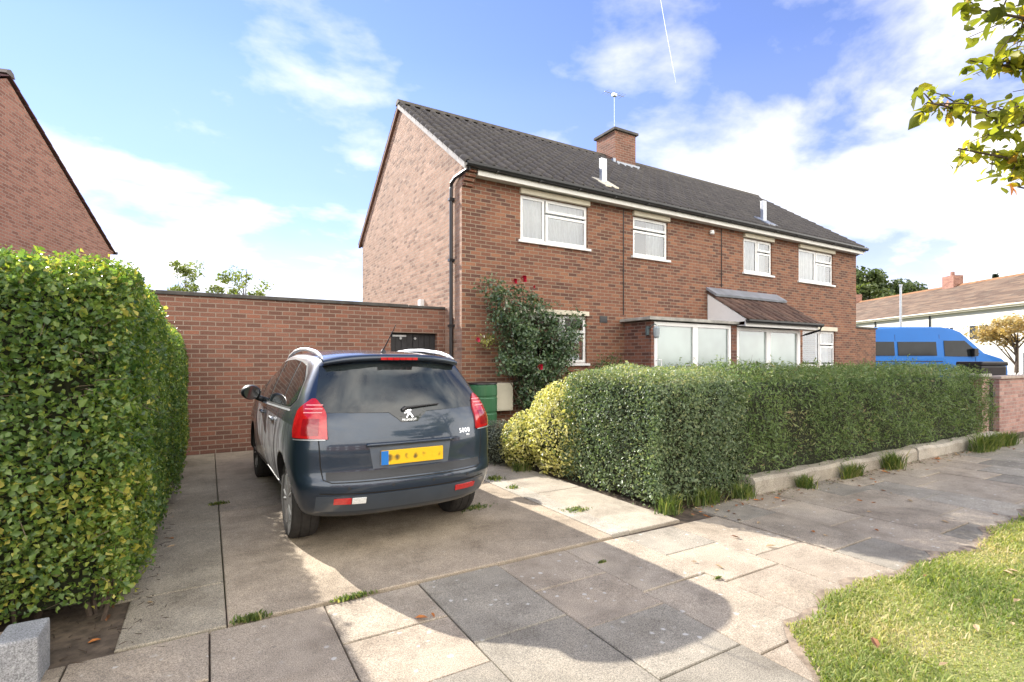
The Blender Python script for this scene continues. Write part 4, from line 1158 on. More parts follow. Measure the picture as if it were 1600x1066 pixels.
    for x, y, w in pts:
        o = bpy.data.objects.new('fallen_leaf', r.choice(protos)); col.objects.link(o)
        o.location = (x, y, (.018, .045, .006, .018)[w]); o.rotation_euler = (r.uniform(-.3, .3), r.uniform(-.3, .3), r.uniform(0, 6.3)); s = r.uniform(.45, .95); o.scale = (s, s * r.uniform(.7, 1), s)
        tag(o, labs[w][0], 'fallen leaf', labs[w][1])
    # dark debris of earth and twigs at the hedge foot
    m = MB(); rr = random.Random(8)
    for i in range(240):
        x, y = rr.uniform(-.75, -.22), rr.uniform(3.30, 6.8); a = rr.uniform(0, 6.3); l = rr.uniform(.01, .06)
        if y > 4 and x > -.3: continue
        m.tube([(x, y, .012), (x + math.cos(a) * l, y + math.sin(a) * l, .016)], [.004, .002], 4)
    m2 = MB()
    for i in range(900):
        x = rr.uniform(3.95, 12.4); y = 3.59 - abs(rr.gauss(0, .10)) if x > 5.3 else 3.66 - abs(rr.gauss(0, .12)); a = rr.uniform(0, 6.3); l = rr.uniform(.006, .022)
        c_, s_ = math.cos(a) * l, math.sin(a) * l; z = .019 + rr.uniform(0, .008)
        m2.mi = rr.choice((0, 0, 1, 2)); m2.add([(x - c_, y - s_, z), (x + s_ * .5, y - c_ * .5, z + .006), (x + c_, y + s_, z), (x - s_ * .5, y + c_ * .5, z + .003)], [(0, 1, 2, 3)])
    tag(m2.build('hedge_litter', [simple('brown_litter', (.14, .09, .05), .9, .4, 40), simple('tan_litter', (.34, .26, .15), .9, .3, 40), simple('green_litter', (.12, .15, .05), .9, .3, 40)], recalc=False), 'crumbled leaf litter lying along the concrete edging', 'leaf litter', kind='stuff')
    tag(m.build('leaf_debris', M['twig']), 'dark twigs and crumbs of earth under the tall hedge', 'debris', kind='stuff')


# ------------------------------------------------------------------ trees
def tree(name, label, cat, base, h, crown, n_leaf, L, W, mat, seed, trunk_r=.2, group=None, clump=.9, limbs=9):
    t = thing(name, label, cat, (base[0], base[1], 0), 0, group)
    rng = np.random.default_rng(seed); r = random.Random(seed)
    b = Vector((base[0], base[1], 0)); top = b + Vector((r.uniform(-.2, .2), r.uniform(-.2, .2), h))
    tr = MB(); tr.tube([b + Vector((0, 0, -.1)), b.lerp(top, .3), b.lerp(top, .65), top], [trunk_r, trunk_r * .8, trunk_r * .5, trunk_r * .15], 10)
    cl = []
    for (cx, cy, cz, rx, ry, rz, k) in crown:
        for i in range(k):
            d = np.array([r.gauss(0, 1), r.gauss(0, 1), r.gauss(0, 1)]); d /= np.linalg.norm(d); q = r.uniform(.35, 1.0) ** .5
            cl.append((Vector((base[0] + cx + d[0] * rx * q, base[1] + cy + d[1] * ry * q, cz + d[2] * rz * q)), r.uniform(.6, 1.25) * clump))
    for c, s in r.sample(cl, min(len(cl), limbs)):
        p = b.lerp(top, r.uniform(.35, .8)); tr.tube([p, p.lerp(c, .5) + Vector((0, 0, .06 * h)), c], [trunk_r * .32, trunk_r * .2, trunk_r * .06], 6)
    tr.build('trunk', M['bark'], t)
    Ps, Ns, At = [], [], []
    per = n_leaf // len(cl)
    for c, s in cl:
        d = unit(rng.normal(size=(per, 3))); rad = rng.uniform(0, 1, per)[:, None] ** .45
        Ps.append(np.array(c) + d * rad * s * np.array([1, 1, .7])); Ns.append(d * .6 + np.array([0, 0, .6])); At.append(np.full(per, r.uniform(.25, .65)))
    P = np.concatenate(Ps); N = unit(np.concatenate(Ns))
    leaves('crown', P, N, L, W, mat, t, rng, .7, .15, np.concatenate(At) + rng.normal(0, .17, len(P)))
    return t


def C(lat, d):
    """point at sideways distance lat and depth d of the first viewpoint, on the ground"""
    return (lat * FY + d * FX, -lat * FX + d * FY)


def street_tree():
    """roadside tree whose low boughs hang in at the upper right"""
    base = C(4.3, 2.75)
    t = thing('street_tree', 'roadside tree with sparse yellow green autumn leaves hanging over the verge', 'tree', (*base, 0))
    rng = np.random.default_rng(51); r = random.Random(51)
    b = Vector((*base, 0)); tr = MB()
    tr.tube([b + Vector((0, 0, -.1)), b + Vector((.02, 0, 1.2)), b + Vector((.06, .04, 2.6)), b + Vector((.1, .1, 4.2)), b + Vector((.1, .2, 6))], [.13, .115, .10, .075, .03], 12)
    lm = leaf_mat('autumn_leaves', [(0, (.10, .125, .03)), (.3, (.22, .26, .045)), (.6, (.36, .38, .06)), (.82, (.50, .42, .08)), (1, (.42, .18, .07))], .45, .6, (1.6, 1.5, .5))
    P, N = [], []
    def bough(z0, tip, sub, spread, dens):
        p0 = b + Vector((.05, .03, z0)); tip = Vector(tip); mid = p0.lerp(tip, .5) + Vector((0, 0, .12))
        tr.tube([p0, mid, p0.lerp(tip, .8) + Vector((0, 0, .04)), tip], [.028, .016, .009, .004], 7)
        for i in range(sub):
            f = r.uniform(.30, 1.0); q = p0.lerp(tip, f) + Vector((0, 0, .12 * 4 * f * (1 - f) * .8))
            e = q + Vector((r.gauss(0, 1), r.gauss(0, 1), r.gauss(-.25, .6))) * spread * r.uniform(.4, 1)
            tr.tube([q, q.lerp(e, .5) + Vector((0, 0, .02)), e], [.005, .0035, .002], 4)
            for k in range(dens):
                u = r.uniform(.1, 1.05); P.append(q.lerp(e, u) + Vector((r.gauss(0, .022), r.gauss(0, .022), r.gauss(-.015, .025)))); N.append((r.gauss(0, .5), r.gauss(0, .5), .8))
    def W(px, py, d):
        x, y = C((px - 800) / 804 * d, d); return (x, y, 1.52 + (565 - py) / 804 * d)
    bough(2.3, W(1448, 160, 3.05), 40, .15, 11)
    bough(2.1, W(1497, 232, 3.0), 26, .12, 9)
    bough(2.9, W(1512, 12, 3.0), 40, .18, 10)
    bough(2.7, W(1515, 95, 3.25), 30, .16, 10)
    bough(2.2, W(1560, 170, 2.8), 26, .15, 9)
    bough(3.2, W(1540, -120, 3.0), 24, .22, 9)
    bough(1.95, W(1590, 292, 3.0), 3, .06, 4)
    for i in range(16):
        a = r.uniform(0, 6.28); q = r.uniform(.6, 1.7); z = r.uniform(3.8, 6.4)
        if a > 2.2 and a < 4.0 and z < 4.3: continue
        bough(z - .7, b + Vector((math.cos(a) * q, math.sin(a) * q, z)), 20, .3, 9)
    tr.build('trunk', M['bark'], t)
    big_leaves('crown', np.array([tuple(p) for p in P]), np.array(N), .072, .046, lm, t, rng, .7, .8, .38 + rng.normal(0, .24, len(P)))


def far_trees():
    gm = leaf_mat('green_leaves', [(0, (.045, .070, .022)), (.5, (.10, .135, .040)), (1, (.20, .22, .07))], .5, .3)
    sm = leaf_mat('light_leaves', [(0, (.10, .13, .035)), (.5, (.18, .22, .06)), (1, (.32, .32, .11))], .5, .4)
    om = leaf_mat('orange_leaves', [(0, (.26, .22, .09)), (.5, (.46, .37, .17)), (1, (.60, .47, .24))], .5, .45, (1.4, 1.2, .6))
    dm = leaf_mat('conifer_needles', [(0, (.010, .022, .012)), (1, (.030, .050, .024))], .6, .1)
    x = C(-16.2, 25.5); tree('garden_tree', 'loose leafy tree behind the garage, the left one of two', 'tree', x, 6.4, [(0, 0, 5.5, .7, .7, 1.15, 15)], 1500, .13, .08, sm, 61, .07, 'trees behind the garage', .42)
    x = C(-13.1, 25.0); tree('garden_tree', 'loose twiggy tree behind the garage, nearer the house gable', 'tree', x, 6.0, [(0, 0, 5.15, 1.35, 1.1, .75, 24)], 1500, .13, .075, sm, 62, .07, 'trees behind the garage', .38)
    x = C(46, 68); tree('oak_tree', 'large round dark green tree rising over the terrace roof', 'tree', x, 12, [(0, 0, 9.2, 5.2, 5.0, 4.0, 40), (6, -3, 8.6, 3.4, 3.4, 3.0, 18)], 26000, .42, .30, gm, 63, .5, None, 1.7, 16)
    x = C(62, 66); t = thing('conifer', 'small dark conifer top showing above the terrace ridge', 'tree', (*x, 0))
    rng = np.random.default_rng(64); n = 5000
    z = rng.uniform(.25, 1, n); zz = 2 + z * 10.6; rad = (1 - z) * 2.6 * (.55 + .45 * np.abs(np.sin(zz * 3.0))) * rng.uniform(.3, 1, n) ** .5; a = rng.uniform(0, 6.3, n)
    P = np.stack([x[0] + np.cos(a) * rad, x[1] + np.sin(a) * rad, zz], 1); N = np.stack([np.cos(a), np.sin(a), .5 * np.ones(n)], 1)
    leaves('crown', P, N, .6, .16, dm, t, rng, .4)
    m = MB(); m.tube([(*x, -.1), (*x, 12.5)], [.3, .05], 8); m.build('trunk', M['bark'], t)
    x = C(23.3, 23.8); tree('autumn_tree', 'small street tree with orange autumn crown beyond the blue van', 'tree', x, 3.1, [(0, 0, 2.95, 1.35, 1.35, .6, 26)], 3600, .13, .09, om, 65, .11, None, .5, 12)
    x = C(19.8, 22.5); t = thing('roadside_shrub', 'yellow green shrub beside the front of the blue van', 'shrub', (*x, 0))
    P, N = ellipsoid(rng, 1800, (*x, .9), (.7, .7, .9)); P = P + rng.normal(0, .1, P.shape); leaves('foliage', P, N, .11, .07, sm, t, rng)
    blob_core(t, [((*x, .8), (.45, .45, .6))])
    # across the road behind the viewpoint, seen mirrored in the car
    x = (9.0, -9.6); tree('roadside_tree', 'broad tree across the road, mirrored in the rear window of the car', 'tree', x, 11.5, [(0, 0, 8.6, 3.6, 3.0, 3.6, 34)], 12000, .26, .17, gm, 66, .25, None, 1.0, 12)


# ------------------------------------------------------------------ background buildings, van, lamp post, gate
def terrace():
    ang = math.atan2(FY, FX)
    o = C(30.4, 24)
    t = thing('terrace_row', 'white rendered terrace of houses with long brown tiled roof', 'house', (*o, 0), ang)
    L = 46; dep = 11.8; ez, rz = 5.0, 7.55
    wh = simple('white_render', (.56, .54, .47), .8, .06, .6)
    w = MB(); rev = .08
    holes = []
    for k in range(8):
        x = 3.2 + k * 5.6
        holes += [(x, x + 1.5, 2.9, 3.95), (x + 2.6, x + 3.4, 3.0, 3.95), (x, x + 1.7, .9, 2.0), (x + 2.6, x + 3.5, .1, 2.1)]
    # front faces local +y: build at y=0 facing +y
    wall_with_openings(w, 0, L, -.1, ez, 0, holes, -rev)
    w.add([(0, 0, -.1), (0, 0, ez), (0, -dep / 2, rz), (0, -dep, ez), (0, -dep, -.1)], [(0, 1, 2, 3, 4)]); w.add([(L, 0, -.1), (L, 0, ez), (L, -dep / 2, rz), (L, -dep, ez), (L, -dep, -.1)], [(4, 3, 2, 1, 0)])
    w.quad((0, -dep, -.1), (0, -dep, ez), (L, -dep, ez), (L, -dep, -.1))
    w.build('wall', wh, t, local=True)
    dk = simple('dark_glazing', (.03, .033, .037), .08, .2); fr = M['white_pvc']
    for i, (a, b, c, d) in enumerate(holes):
        door = d - c > 1.5
        m = MB(); m.box(a + .02, b - .02, -.075, -.06, c + .02, d - .02)
        f = MB()
        for (p, q, r_, s) in ((a, a + .07, c, d), (b - .07, b, c, d), (a + .07, b - .07, c, c + .07), (a + .07, b - .07, d - .07, d), ((a + b) / 2 - .03, (a + b) / 2 + .03, c + .07, d - .07)): f.box(p, q, -.07, -.015, r_, s)
        wobj = f.build('door' if door else 'window', fr, t, local=True); m.build('pane', dk, wobj, local=True)
    tm = tile_mat('brown_terrace_tiles', [(0, (.095, .064, .046)), (.5, (.135, .090, .064)), (1, (.19, .130, .088))], .25)
    # tiles drawn as shallow courses
    V, F, A = [], [], []; rg = random.Random(5)
    for sgn, y0 in ((1, .3), (-1, -dep - .3)):
        y1 = -dep / 2; n = 26
        for c in range(n):
            f0, f1 = c / n, (c + 1) / n + .008
            ya, yb = y0 + (y1 - y0) * f0, y0 + (y1 - y0) * f1; zb_ = ez - .08
            za, zb2 = zb_ + (rz + .1 - zb_) * f0 + .07, zb_ + (rz + .1 - zb_) * f1 + .03
            for k in range(int(L / .92)):
                o_ = len(V); xa, xb = -.2 + k * .92, -.2 + (k + 1) * .92
                V += [(xa, ya, za - .05), (xb, ya, za - .05), (xb, ya, za), (xa, ya, za), (xb, yb, zb2), (xa, yb, zb2)]; F += [(o_, o_ + 1, o_ + 2, o_ + 3), (o_ + 3, o_ + 2, o_ + 4, o_ + 5)]; q = rg.random(); A += [q, q]
    me = raw_mesh('roof', np.array(V), np.array(F).ravel(), np.full(len(F), 4), tm, np.array(A)); ro = bpy.data.objects.new('roof', me); col.objects.link(ro); ro.parent = t; WM[ro] = WM[t]
    r = MB(); r.prism([(-dep / 2 - .15, rz + .10), (-dep / 2, rz + .26), (-dep / 2 + .15, rz + .10)], -.2, L, 'x'); r.build('ridge_tiles', simple('orange_ridge', (.26, .13, .06), .9, .3, 3), t, local=True)
    g = MB(); g.tube([(-.2, .36, ez - .02), (L, .36, ez - .02)], .06, 6); g.box(-.2, L, .28, .30, ez - .16, ez + .0)
    g.build('gutter', M['cream'], t, local=True)
    g = MB()
    for x in (2.2, 13.4, 19, 30.2): g.tube([(x, .06, ez - .1), (x, .06, 0)], .045, 6)
    g.build('downpipe', M['black_plastic'], t, local=True)
    for x in (8.5, 18.4, 30.5):
        c = MB(); c.box(x - .55, x + .55, -dep / 2 - .4, -dep / 2 + .4, rz - .3, rz + 1.0); c.lathe([(.16, rz + 1.0), (.14, rz + 1.35), (0, rz + 1.35)], (x, -dep / 2, 0), 10)
        co = c.build('chimney', M['brick_orange'], ro, local=True)


def opposite_house():
    """row across the road behind the viewpoint: only ever seen mirrored in glass and paint"""
    t = thing('brick_terrace', 'brick terrace across the road, mirrored in the car tailgate and windows', 'house', (6, -22, 0))
    w = MB(); w.box(-22, 34, -30, -22, -.1, 5.1); w.build('wall', M['brick_orange'], t)
    r = MB(); r.prism([(-30.4, 5.0), (-26, 7.8), (-21.6, 5.0)], -22.3, 34.3, 'x'); r.build('roof', simple('brown_roof', (.10, .06, .05), .9, .3, 8), t)
    for k in range(10):
        x = -20 + k * 5.5
        for z in (1.0, 3.3):
            m = MB(); m.box(x, x + 1.8, -22.0, -21.94, z, z + 1.2); m.build('window', M['white_pvc'], t)


def blue_van():
    ang = math.atan2(-FX, FY) + R(2)
    c = C(17.7, 22.4)
    t = thing('blue_van', 'bright blue passenger van with dark side windows parked beyond the hedge', 'van', (*c, .34), ang)
    # local x = along the body towards its front (right), y = away from the viewer; side facing viewer at y=-1
    paint = simple('blue_paint', (.005, .145, .50), .38, .06, 1, coat=.08, spec=.3)
    Ln = 5.7; w2 = .98
    top = [(-3.1, .45), (-3.12, 1.1), (-3.05, 2.35), (-2.9, 2.52), (-1.5, 2.60), (.3, 2.60), (.75, 2.52), (1.05, 2.40), (1.9, 1.62), (2.0, 1.52), (2.75, 1.28), (2.95, 1.1), (3.0, .75), (2.98, .42)]
    b = bmesh.new()
    secs = [(-w2, 0.0), (-w2 * .99, .55), (-w2 * .9, 1.0), (0, 1.03), (w2 * .9, 1.0), (w2 * .99, .55), (w2, 0)]
    m = MB(); n = len(top)
    vs = []
    for (yy, tt) in ((-1.0, 0), (-.93, 1), (.93, 1), (1.0, 0)):
        for (x, z) in top:
            zz = z; xx = x
            if tt: zz = z + (.0 if z < 1 else .03)
            k = 1.0 if z < 1.3 else 1 - (z - 1.3) * (.10 if not tt else .14)
            vs.append((xx, yy * k, zz))
    fs = [tuple(range(n - 1, -1, -1)), tuple(3 * n + i for i in range(n))]
    for s in range(3):
        fs += [(s * n + i, s * n + (i + 1) % n, (s + 1) * n + (i + 1) % n, (s + 1) * n + i) for i in range(n)]
    m.add(vs, fs); m.build('body', paint, t, local=True, bevel=.03)
    gl = simple('tinted_van_glass', (.014, .017, .019), .08, .3, 2, spec=.25)
    def sidew(poly, name='window', mat=gl, off=.012):
        for s in (-1, 1):
            q = MB(); V = []
            for (x, z) in poly:
                k = 1 - max(0, z - 1.3) * .10; V.append((x, s * (k + off), z))
            V2 = [(x, y - s * .02, z) for x, y, z in V]; k = len(V); q.add(V + V2, [tuple(range(k)), tuple(range(2 * k - 1, k - 1, -1))] + [(i, (i + 1) % k, k + (i + 1) % k, k + i) for i in range(k)])
            q.build(name, mat, t, local=True)
    sidew([(-2.95, 1.42), (-1.85, 1.42), (-1.85, 2.0), (-2.95, 2.0)]); sidew([(-1.7, 1.42), (-.05, 1.42), (-.05, 2.0), (-1.7, 2.0)]); sidew([(.28, 1.40), (1.55, 1.38), (1.78, 1.50), (1.18, 2.05), (.28, 2.05)])
    dim = simple('van_seam', (.004, .04, .16), .5); sidew([(.10, .6), (.12, .6), (.12, 2.3), (.10, 2.3)], 'door_seam', dim, .004); sidew([(-1.80, .6), (-1.78, .6), (-1.78, 2.3), (-1.80, 2.3)], 'door_seam', dim, .004); sidew([(1.60, .6), (1.62, .6), (1.62, 1.38), (1.60, 1.38)], 'door_seam', dim, .004)
    q = MB(); q.quad((1.10, -.80, 2.37), (1.93, -.90, 1.60), (1.93, .90, 1.60), (1.10, .80, 2.37)); q.v = [(x + .02, y, z + .02) for x, y, z in q.v]; q.build('windscreen', gl, t, local=True)
    # wheels
    for x in (-2.0, 2.05):
        for s in (-1, 1):
            q = MB(); q.lathe([(.20, -.11), (.32, -.11), (.345, -.08), (.345, .08), (.32, .11), (.2, .11)], (x, s * .9, .345), 24, 'y'); wo = q.build('wheel', M['black_plastic'], t, local=True)
            q = MB(); q.lathe([(.0, -.10), (.2, -.10), (.2, .1), (0, .1)], (x, s * .905, .345), 16, 'y'); q.build('rim', M['galv'], wo, local=True)
    for s in (-1, 1):
        q = MB(); q.box(1.40, 1.58, s * 1.08 - .08, s * 1.08 + .08, 1.40, 1.72); q.box(1.42, 1.5, min(s * .92, s * 1.02), max(s * .92, s * 1.02), 1.5, 1.56); q.build('door_mirror', M['black_plastic'], t, local=True, bevel=.02)
        q = MB(); q.box(2.72, 2.96, s * .78 - .14, s * .78 + .14, .92, 1.14); q.build('headlight', simple('headlight_lens', (.5, .55, .58), .1), t, local=True, bevel=.03)
    q = MB(); q.box(2.7, 3.06, -.95, .95, .38, .66); q.build('bumper', M['black_plastic'], t, local=True, bevel=.05)
    q = MB()
    for s in (-1, 1): q.box(-3.0, 0.2, s * .985 - .02, s * .985 + .02, 1.16, 1.20)
    q.build('side_moulding', M['black_plastic'], t, local=True)
    q = MB(); q.box(-2.0, -1.2, -.3, .3, 2.60, 2.66); q.box(-.6, .0, -.25, .25, 2.62, 2.67); q.build('roof_vent', paint, t, local=True, bevel=.02)


def street_bits():
    b = MB(); b.box(17.5, 24.15, 4.4, 9.7, -.1, .335); tag(b.build('forecourt', M['concrete_coping']), kind='structure')
    x = C(23.8, 31.5); t = thing('lamp_post', 'slim grey lamp post standing before the white terrace', 'lamp post', (*x, 0))
    m = MB(); m.tube([(*x, -.1), (*x, 1.2), (*x, 1.25), (*x, 6.1)], [.11, .11, .075, .06], 10); m.build('pole', M['galv'], t)
    m = MB(); m.box(x[0] - .07, x[0] + .07, x[1] - .07, x[1] + .07, 6.1, 6.24); m.build('lamp_head', M['galv'], t, bevel=.02)
    # brick garden wall with pier and black iron gate
    t = thing('garden_wall', 'pinkish brick garden wall with flat coping right of the iron gate', 'wall', (15.5, 4.1, 0))
    w = MB(); w.box(13.92, 20.5, 3.98, 4.2, -.1, 1.16); w.build('wall', M['brick_pink'], t)
    w = MB(); w.box(13.88, 20.5, 3.94, 4.24, 1.162, 1.22); w.build('coping', simple('pink_coping', (.40, .32, .27), .9, .2, 6), t, bevel=.01)
    t = thing('gate_pier', 'brick gate pier with stone cap at the end of the green hedge', 'pier', (13.05, 4.1, 0))
    w = MB(); w.box(12.90, 13.22, 3.94, 4.26, -.1, 1.22); w.build('shaft', M['brick_pink'], t)
    w = MB(); w.box(12.70, 13.26, 3.90, 4.30, 1.222, 1.28); w.build('cap', simple('stone_cap', (.42, .39, .34), .9, .2, 6), t, bevel=.012)
    t = thing('iron_gate', 'narrow black iron gate between the brick pier and garden wall', 'gate', (13.57, 4.08, 0))
    m = MB()
    for k in range(7):
        xx = 13.27 + .6 * k / 6; zt = 1.02 + .12 * math.sin(math.pi * k / 6); m.tube([(xx, 4.08, .08), (xx, 4.08, zt)], .010, 6)
    m.build('bar', M['black_plastic'], t)
    m = MB(); m.box(13.24, 13.90, 4.065, 4.095, .12, .15); m.box(13.24, 13.90, 4.065, 4.095, .60, .63); pts = [(13.24 + .66 * k / 10, 4.08, 1.02 + .12 * math.sin(math.pi * k / 10)) for k in range(11)]; m.tube(pts, .013, 6); m.build('rail', M['black_plastic'], t)
    m = MB(); m.box(13.74, 13.86, 4.03, 4.07, .80, .90); m.build('latch', M['black_plastic'], t, bevel=.005)
    # black bin behind the wall
    t = thing('black_bin', 'black plastic wheelie bin behind the garden wall in front of the van', 'bin', (15.5, 4.75, .16), R(-28))
    m = MB(); m.prism([(-.27, .05), (.27, .05), (.31, 1.26), (-.31, 1.26)], -.30, .30, 'y'); m.build('body', M['black_plastic'], t, local=True, bevel=.03)
    m = MB(); m.prism([(-.33, 1.262), (.33, 1.262), (.31, 1.36), (-.31, 1.36)], -.33, .33, 'y'); m.build('lid', M['black_plastic'], t, local=True, bevel=.03)
    m = MB(); m.tube([(-.25, .34, 1.30), (.25, .34, 1.30)], .02, 8); m.build('handle', M['black_plastic'], t, local=True)
    # picket fence far right
    x = C(22.3, 22.6); t = thing('picket_fence', 'short white picket fence before the terrace beside the autumn tree', 'fence', (*x, 0), R(-30))
    m = MB()
    for k in range(22): m.prism([(-1.6 + k * .15, .05), (-1.51 + k * .15, .05), (-1.51 + k * .15, .95), (-1.555 + k * .15, 1.03), (-1.6 + k * .15, .95)], -.012, .012, 'y')
    m.box(-1.65, 1.7, .013, .05, .30, .38); m.box(-1.65, 1.7, .013, .05, .72, .80); m.build('pickets', M['white_paint'], t, local=True)
    # aerial on the main chimney
    t = thing('tv_aerial', 'thin television aerial on its mast above the brick chimney', 'aerial', (11.62, 13.0, 8.8))
    m = MB(); m.tube([(11.62, 12.98, 8.1), (11.62, 12.98, 10.42)], .005, 6); m.build('mast', M['galv'], t)
    m = MB(); m.tube([(11.2, 12.98, 10.38), (12.05, 12.98, 10.42)], .010, 5)
    for k in range(7): m.tube([(11.25 + k * .12, 12.80, 10.385 + k * .005), (11.25 + k * .12, 13.16, 10.385 + k * .005)], .006, 4)
    m.box(11.55, 11.70, 12.93, 13.03, 10.33, 10.42); m.build('elements', M['galv'], t)
    # aircraft trail
    m = MB(); P = []
    def far(px, py, d):
        xx, yy = C((px - 800) / 804 * d, d); return (xx, yy, 1.52 + (565 - py) / 804 * d)
    m.tube([far(1027, -30, 9000), far(1040, 45, 9000), far(1052, 108, 9000), far(1056, 130, 9000)], [2.0, 2.6, 1.8, .6], 8)
    tag(rehome(m.build('vapour_trail', simple('vapour', (.85, .85, .85), 1.0, .02)), far(1040, 45, 9000)), 'thin white straight vapour trail high in the blue sky', 'vapour trail')


# ------------------------------------------------------------------ the car
def tile_verts(tp, bp, n, m):
    """grid between a top and a bottom polyline"""
    def res(poly, k):
        poly = [Vector(p) for p in poly]; d = [0]
        for a, b in zip(poly, poly[1:]): d.append(d[-1] + (b - a).length)
        out = []
        for i in range(k + 1):
            s = d[-1] * i / k; j = 0
            while j < len(poly) - 2 and d[j + 1] < s: j += 1
            f = 0 if d[j + 1] == d[j] else (s - d[j]) / (d[j + 1] - d[j]); out.append(poly[j].lerp(poly[j + 1], min(1, f)))
        return out
    T, B = res(tp, n), res(bp, n)
    return [[B[i].lerp(T[i], j / m) for i in range(n + 1)] for j in range(m + 1)]


def car():
    t = thing('parked_car', 'dark slate blue people carrier parked on the drive with its rear to the pavement', 'car', (1.434, 3.967, .014), R(0.9))
    # paint
    pm, nt, p, _ = new_mat('slate_blue_paint')
    oc = node(nt, 'ShaderNodeTexCoord').outputs['Object']
    base = ramp(nt, noise(nt, 700, 2, vec=oc), [(.3, (.011, .022, .040)), (.7, (.022, .040, .068))])
    sx = node(nt, 'ShaderNodeSeparateXYZ'); nt.links.new(oc, sx.inputs[0])
    mp_ = node(nt, 'ShaderNodeMapping'); mp_.inputs['Scale'].default_value = (2, 9, 1.6); nt.links.new(oc, mp_.inputs[0])
    streak = ramp(nt, noise(nt, 1.6, 6, .65, vec=mp_.outputs[0], dist=.4), [(.40, .25), (.58, 1.0)])
    flank = math_(nt, 'MULTIPLY', ramp(nt, math_(nt, 'ABSOLUTE', sx.outputs[0]), [(.72, 0.0), (.82, 1.0)]), ramp(nt, sx.outputs[2], [(.2, .8), (.80, .9), (1.03, .5), (1.06, .0)]))
    flank = math_(nt, 'MULTIPLY', flank, ramp(nt, math_(nt, 'MULTIPLY', sx.outputs[1], .25), [(.10, 0.0), (.2, 1.0), (.75, 1.0), (.9, .3)]))
    dust = math_(nt, 'MULTIPLY', flank, math_(nt, 'MULTIPLY', streak, .95))
    setc(nt, p.inputs['Base Color'], mix(nt, dust, base, (.50, .52, .54)))
    setc(nt, p.inputs['Metallic'], math_(nt, 'SUBTRACT', .5, dust, clamp=True))
    setc(nt, p.inputs['Roughness'], ramp(nt, noise(nt, 3.5, 6, .7, vec=oc), [(.3, .28), (.7, .46)]))
    setc(nt, p.inputs['Coat Weight'], math_(nt, 'SUBTRACT', 1.0, math_(nt, 'MULTIPLY', dust, .8), clamp=True))
    setc(nt, p.inputs['Coat Roughness'], ramp(nt, noise(nt, 6, 6, .7, vec=oc), [(.35, .03), (.75, .12)]))
    M['paint'] = pm
    gm, nt, p, _ = new_mat('tinted_car_glass')
    setc(nt, p.inputs['Base Color'], ramp(nt, noise(nt, 2.5, 3), [(.35, (.010, .013, .014)), (.7, (.030, .040, .042))]))
    p.inputs['Roughness'].default_value = .03; p.inputs['Specular IOR Level'].default_value = .75
    dark = simple('dark_trim', (.016, .018, .022), .45, .2); seam = simple('panel_gap', (.004, .004, .005), .7, .1)
    arch = simple('wheel_arch_lining', (.010, .010, .010), .9, .2)
    # --- body shell: a box of faces mapped on to the car's shape
    ZB, ZT = .27, 1.60
    tab_z = [.27, .33, .42, .50, .57, .62, .70, .78, .86, .93, 1.0, 1.08, 1.16, 1.26, 1.36, 1.45, 1.52]
    hw_cab = {.27: .80, .33: .845, .42: .875, .50: .893, .57: .905, .62: .912, .70: .918, .78: .918, .86: .915, .93: .908, 1.0: .895, 1.08: .868, 1.16: .835, 1.26: .790, 1.36: .740, 1.45: .688, 1.52: .640}
    yr_t = {.27: .16, .33: .08, .42: .035, .50: .005, .57: .0, .62: .05, .70: .055, .78: .05, .86: .055, .93: .075, 1.0: .105, 1.08: .145, 1.16: .195, 1.26: .265, 1.36: .335, 1.45: .405, 1.52: .450}
    def interp(tab, z):
        ks = sorted(tab); z = min(max(z, ks[0]), ks[-1])
        for a, b in zip(ks, ks[1:]):
            if a <= z <= b: f = (z - a) / (b - a); return tab[a] + (tab[b] - tab[a]) * f
    def roofz(y):
        pts = [(.42, 1.545), (.8, 1.585), (1.3, 1.612), (1.9, 1.622), (2.4, 1.59), (2.75, 1.52), (3.1, 1.38), (3.6, 1.12), (3.75, 1.05), (4.1, .97), (4.35, .86), (4.5, .74)]
        if y <= pts[0][0]: return pts[0][1]
        for a, b in zip(pts, pts[1:]):
            if a[0] <= y <= b[0]: f = (y - a[0]) / (b[0] - a[0]); return a[1] + (b[1] - a[1]) * f
        return pts[-1][1]
    vsts = [0, .03, .075, .13, .18, .23, .28, .34, .40, .46, .52, .58, .64, .70, .76, .81, .86, .91, .955, 1.0]
    NU, NJ, NV = 12, len(tab_z), len(vsts)
    us = [-1 + 2 * k / NU for k in range(NU + 1)]
    def P(u, iv, j, top=False):
        v = vsts[iv]; z = tab_z[j]
        yr = interp(yr_t, z) + (.21 if z < 1.0 else .15) * abs(u) ** 4 + .03 * u * u
        yf = 4.50 - .22 * abs(u) ** 3 - .05 * abs(z - .6)
        y = yr + (yf - yr) * v
        zt = roofz(y) - .035; zz = ZB + (z - ZB) * (zt - ZB) / (1.57 - ZB) if zt < 1.5 else z
        if zt >= 1.5: zz = z * 1.0 + (zt - 1.52) * max(0, (z - 1.16)) / .36 * .9
        hood = max(0, min(1, (y - 2.7) / .9))
        hw = interp(hw_cab, z) * (1 - hood) + (.90 - .10 * max(0, (z - 1.2)) - .05 * (z < .4)) * hood
        end = 1 - .10 * math.exp(-(max(0, y) / .26) ** 1.4) - .14 * max(0, (y - 3.9) / .6) ** 2
        x = u * hw * end * .965
        if top: zz += (roofz(y) + .012 - zz) * (1 - abs(u) ** 2.6)
        return (x, y, zz)
    bm = bmesh.new(); cache = {}
    def V(u_i, iv, j):
        key = (u_i, iv, j)
        if key not in cache: cache[key] = bm.verts.new(P(us[u_i], iv, j, j == NJ - 1))
        return cache[key]
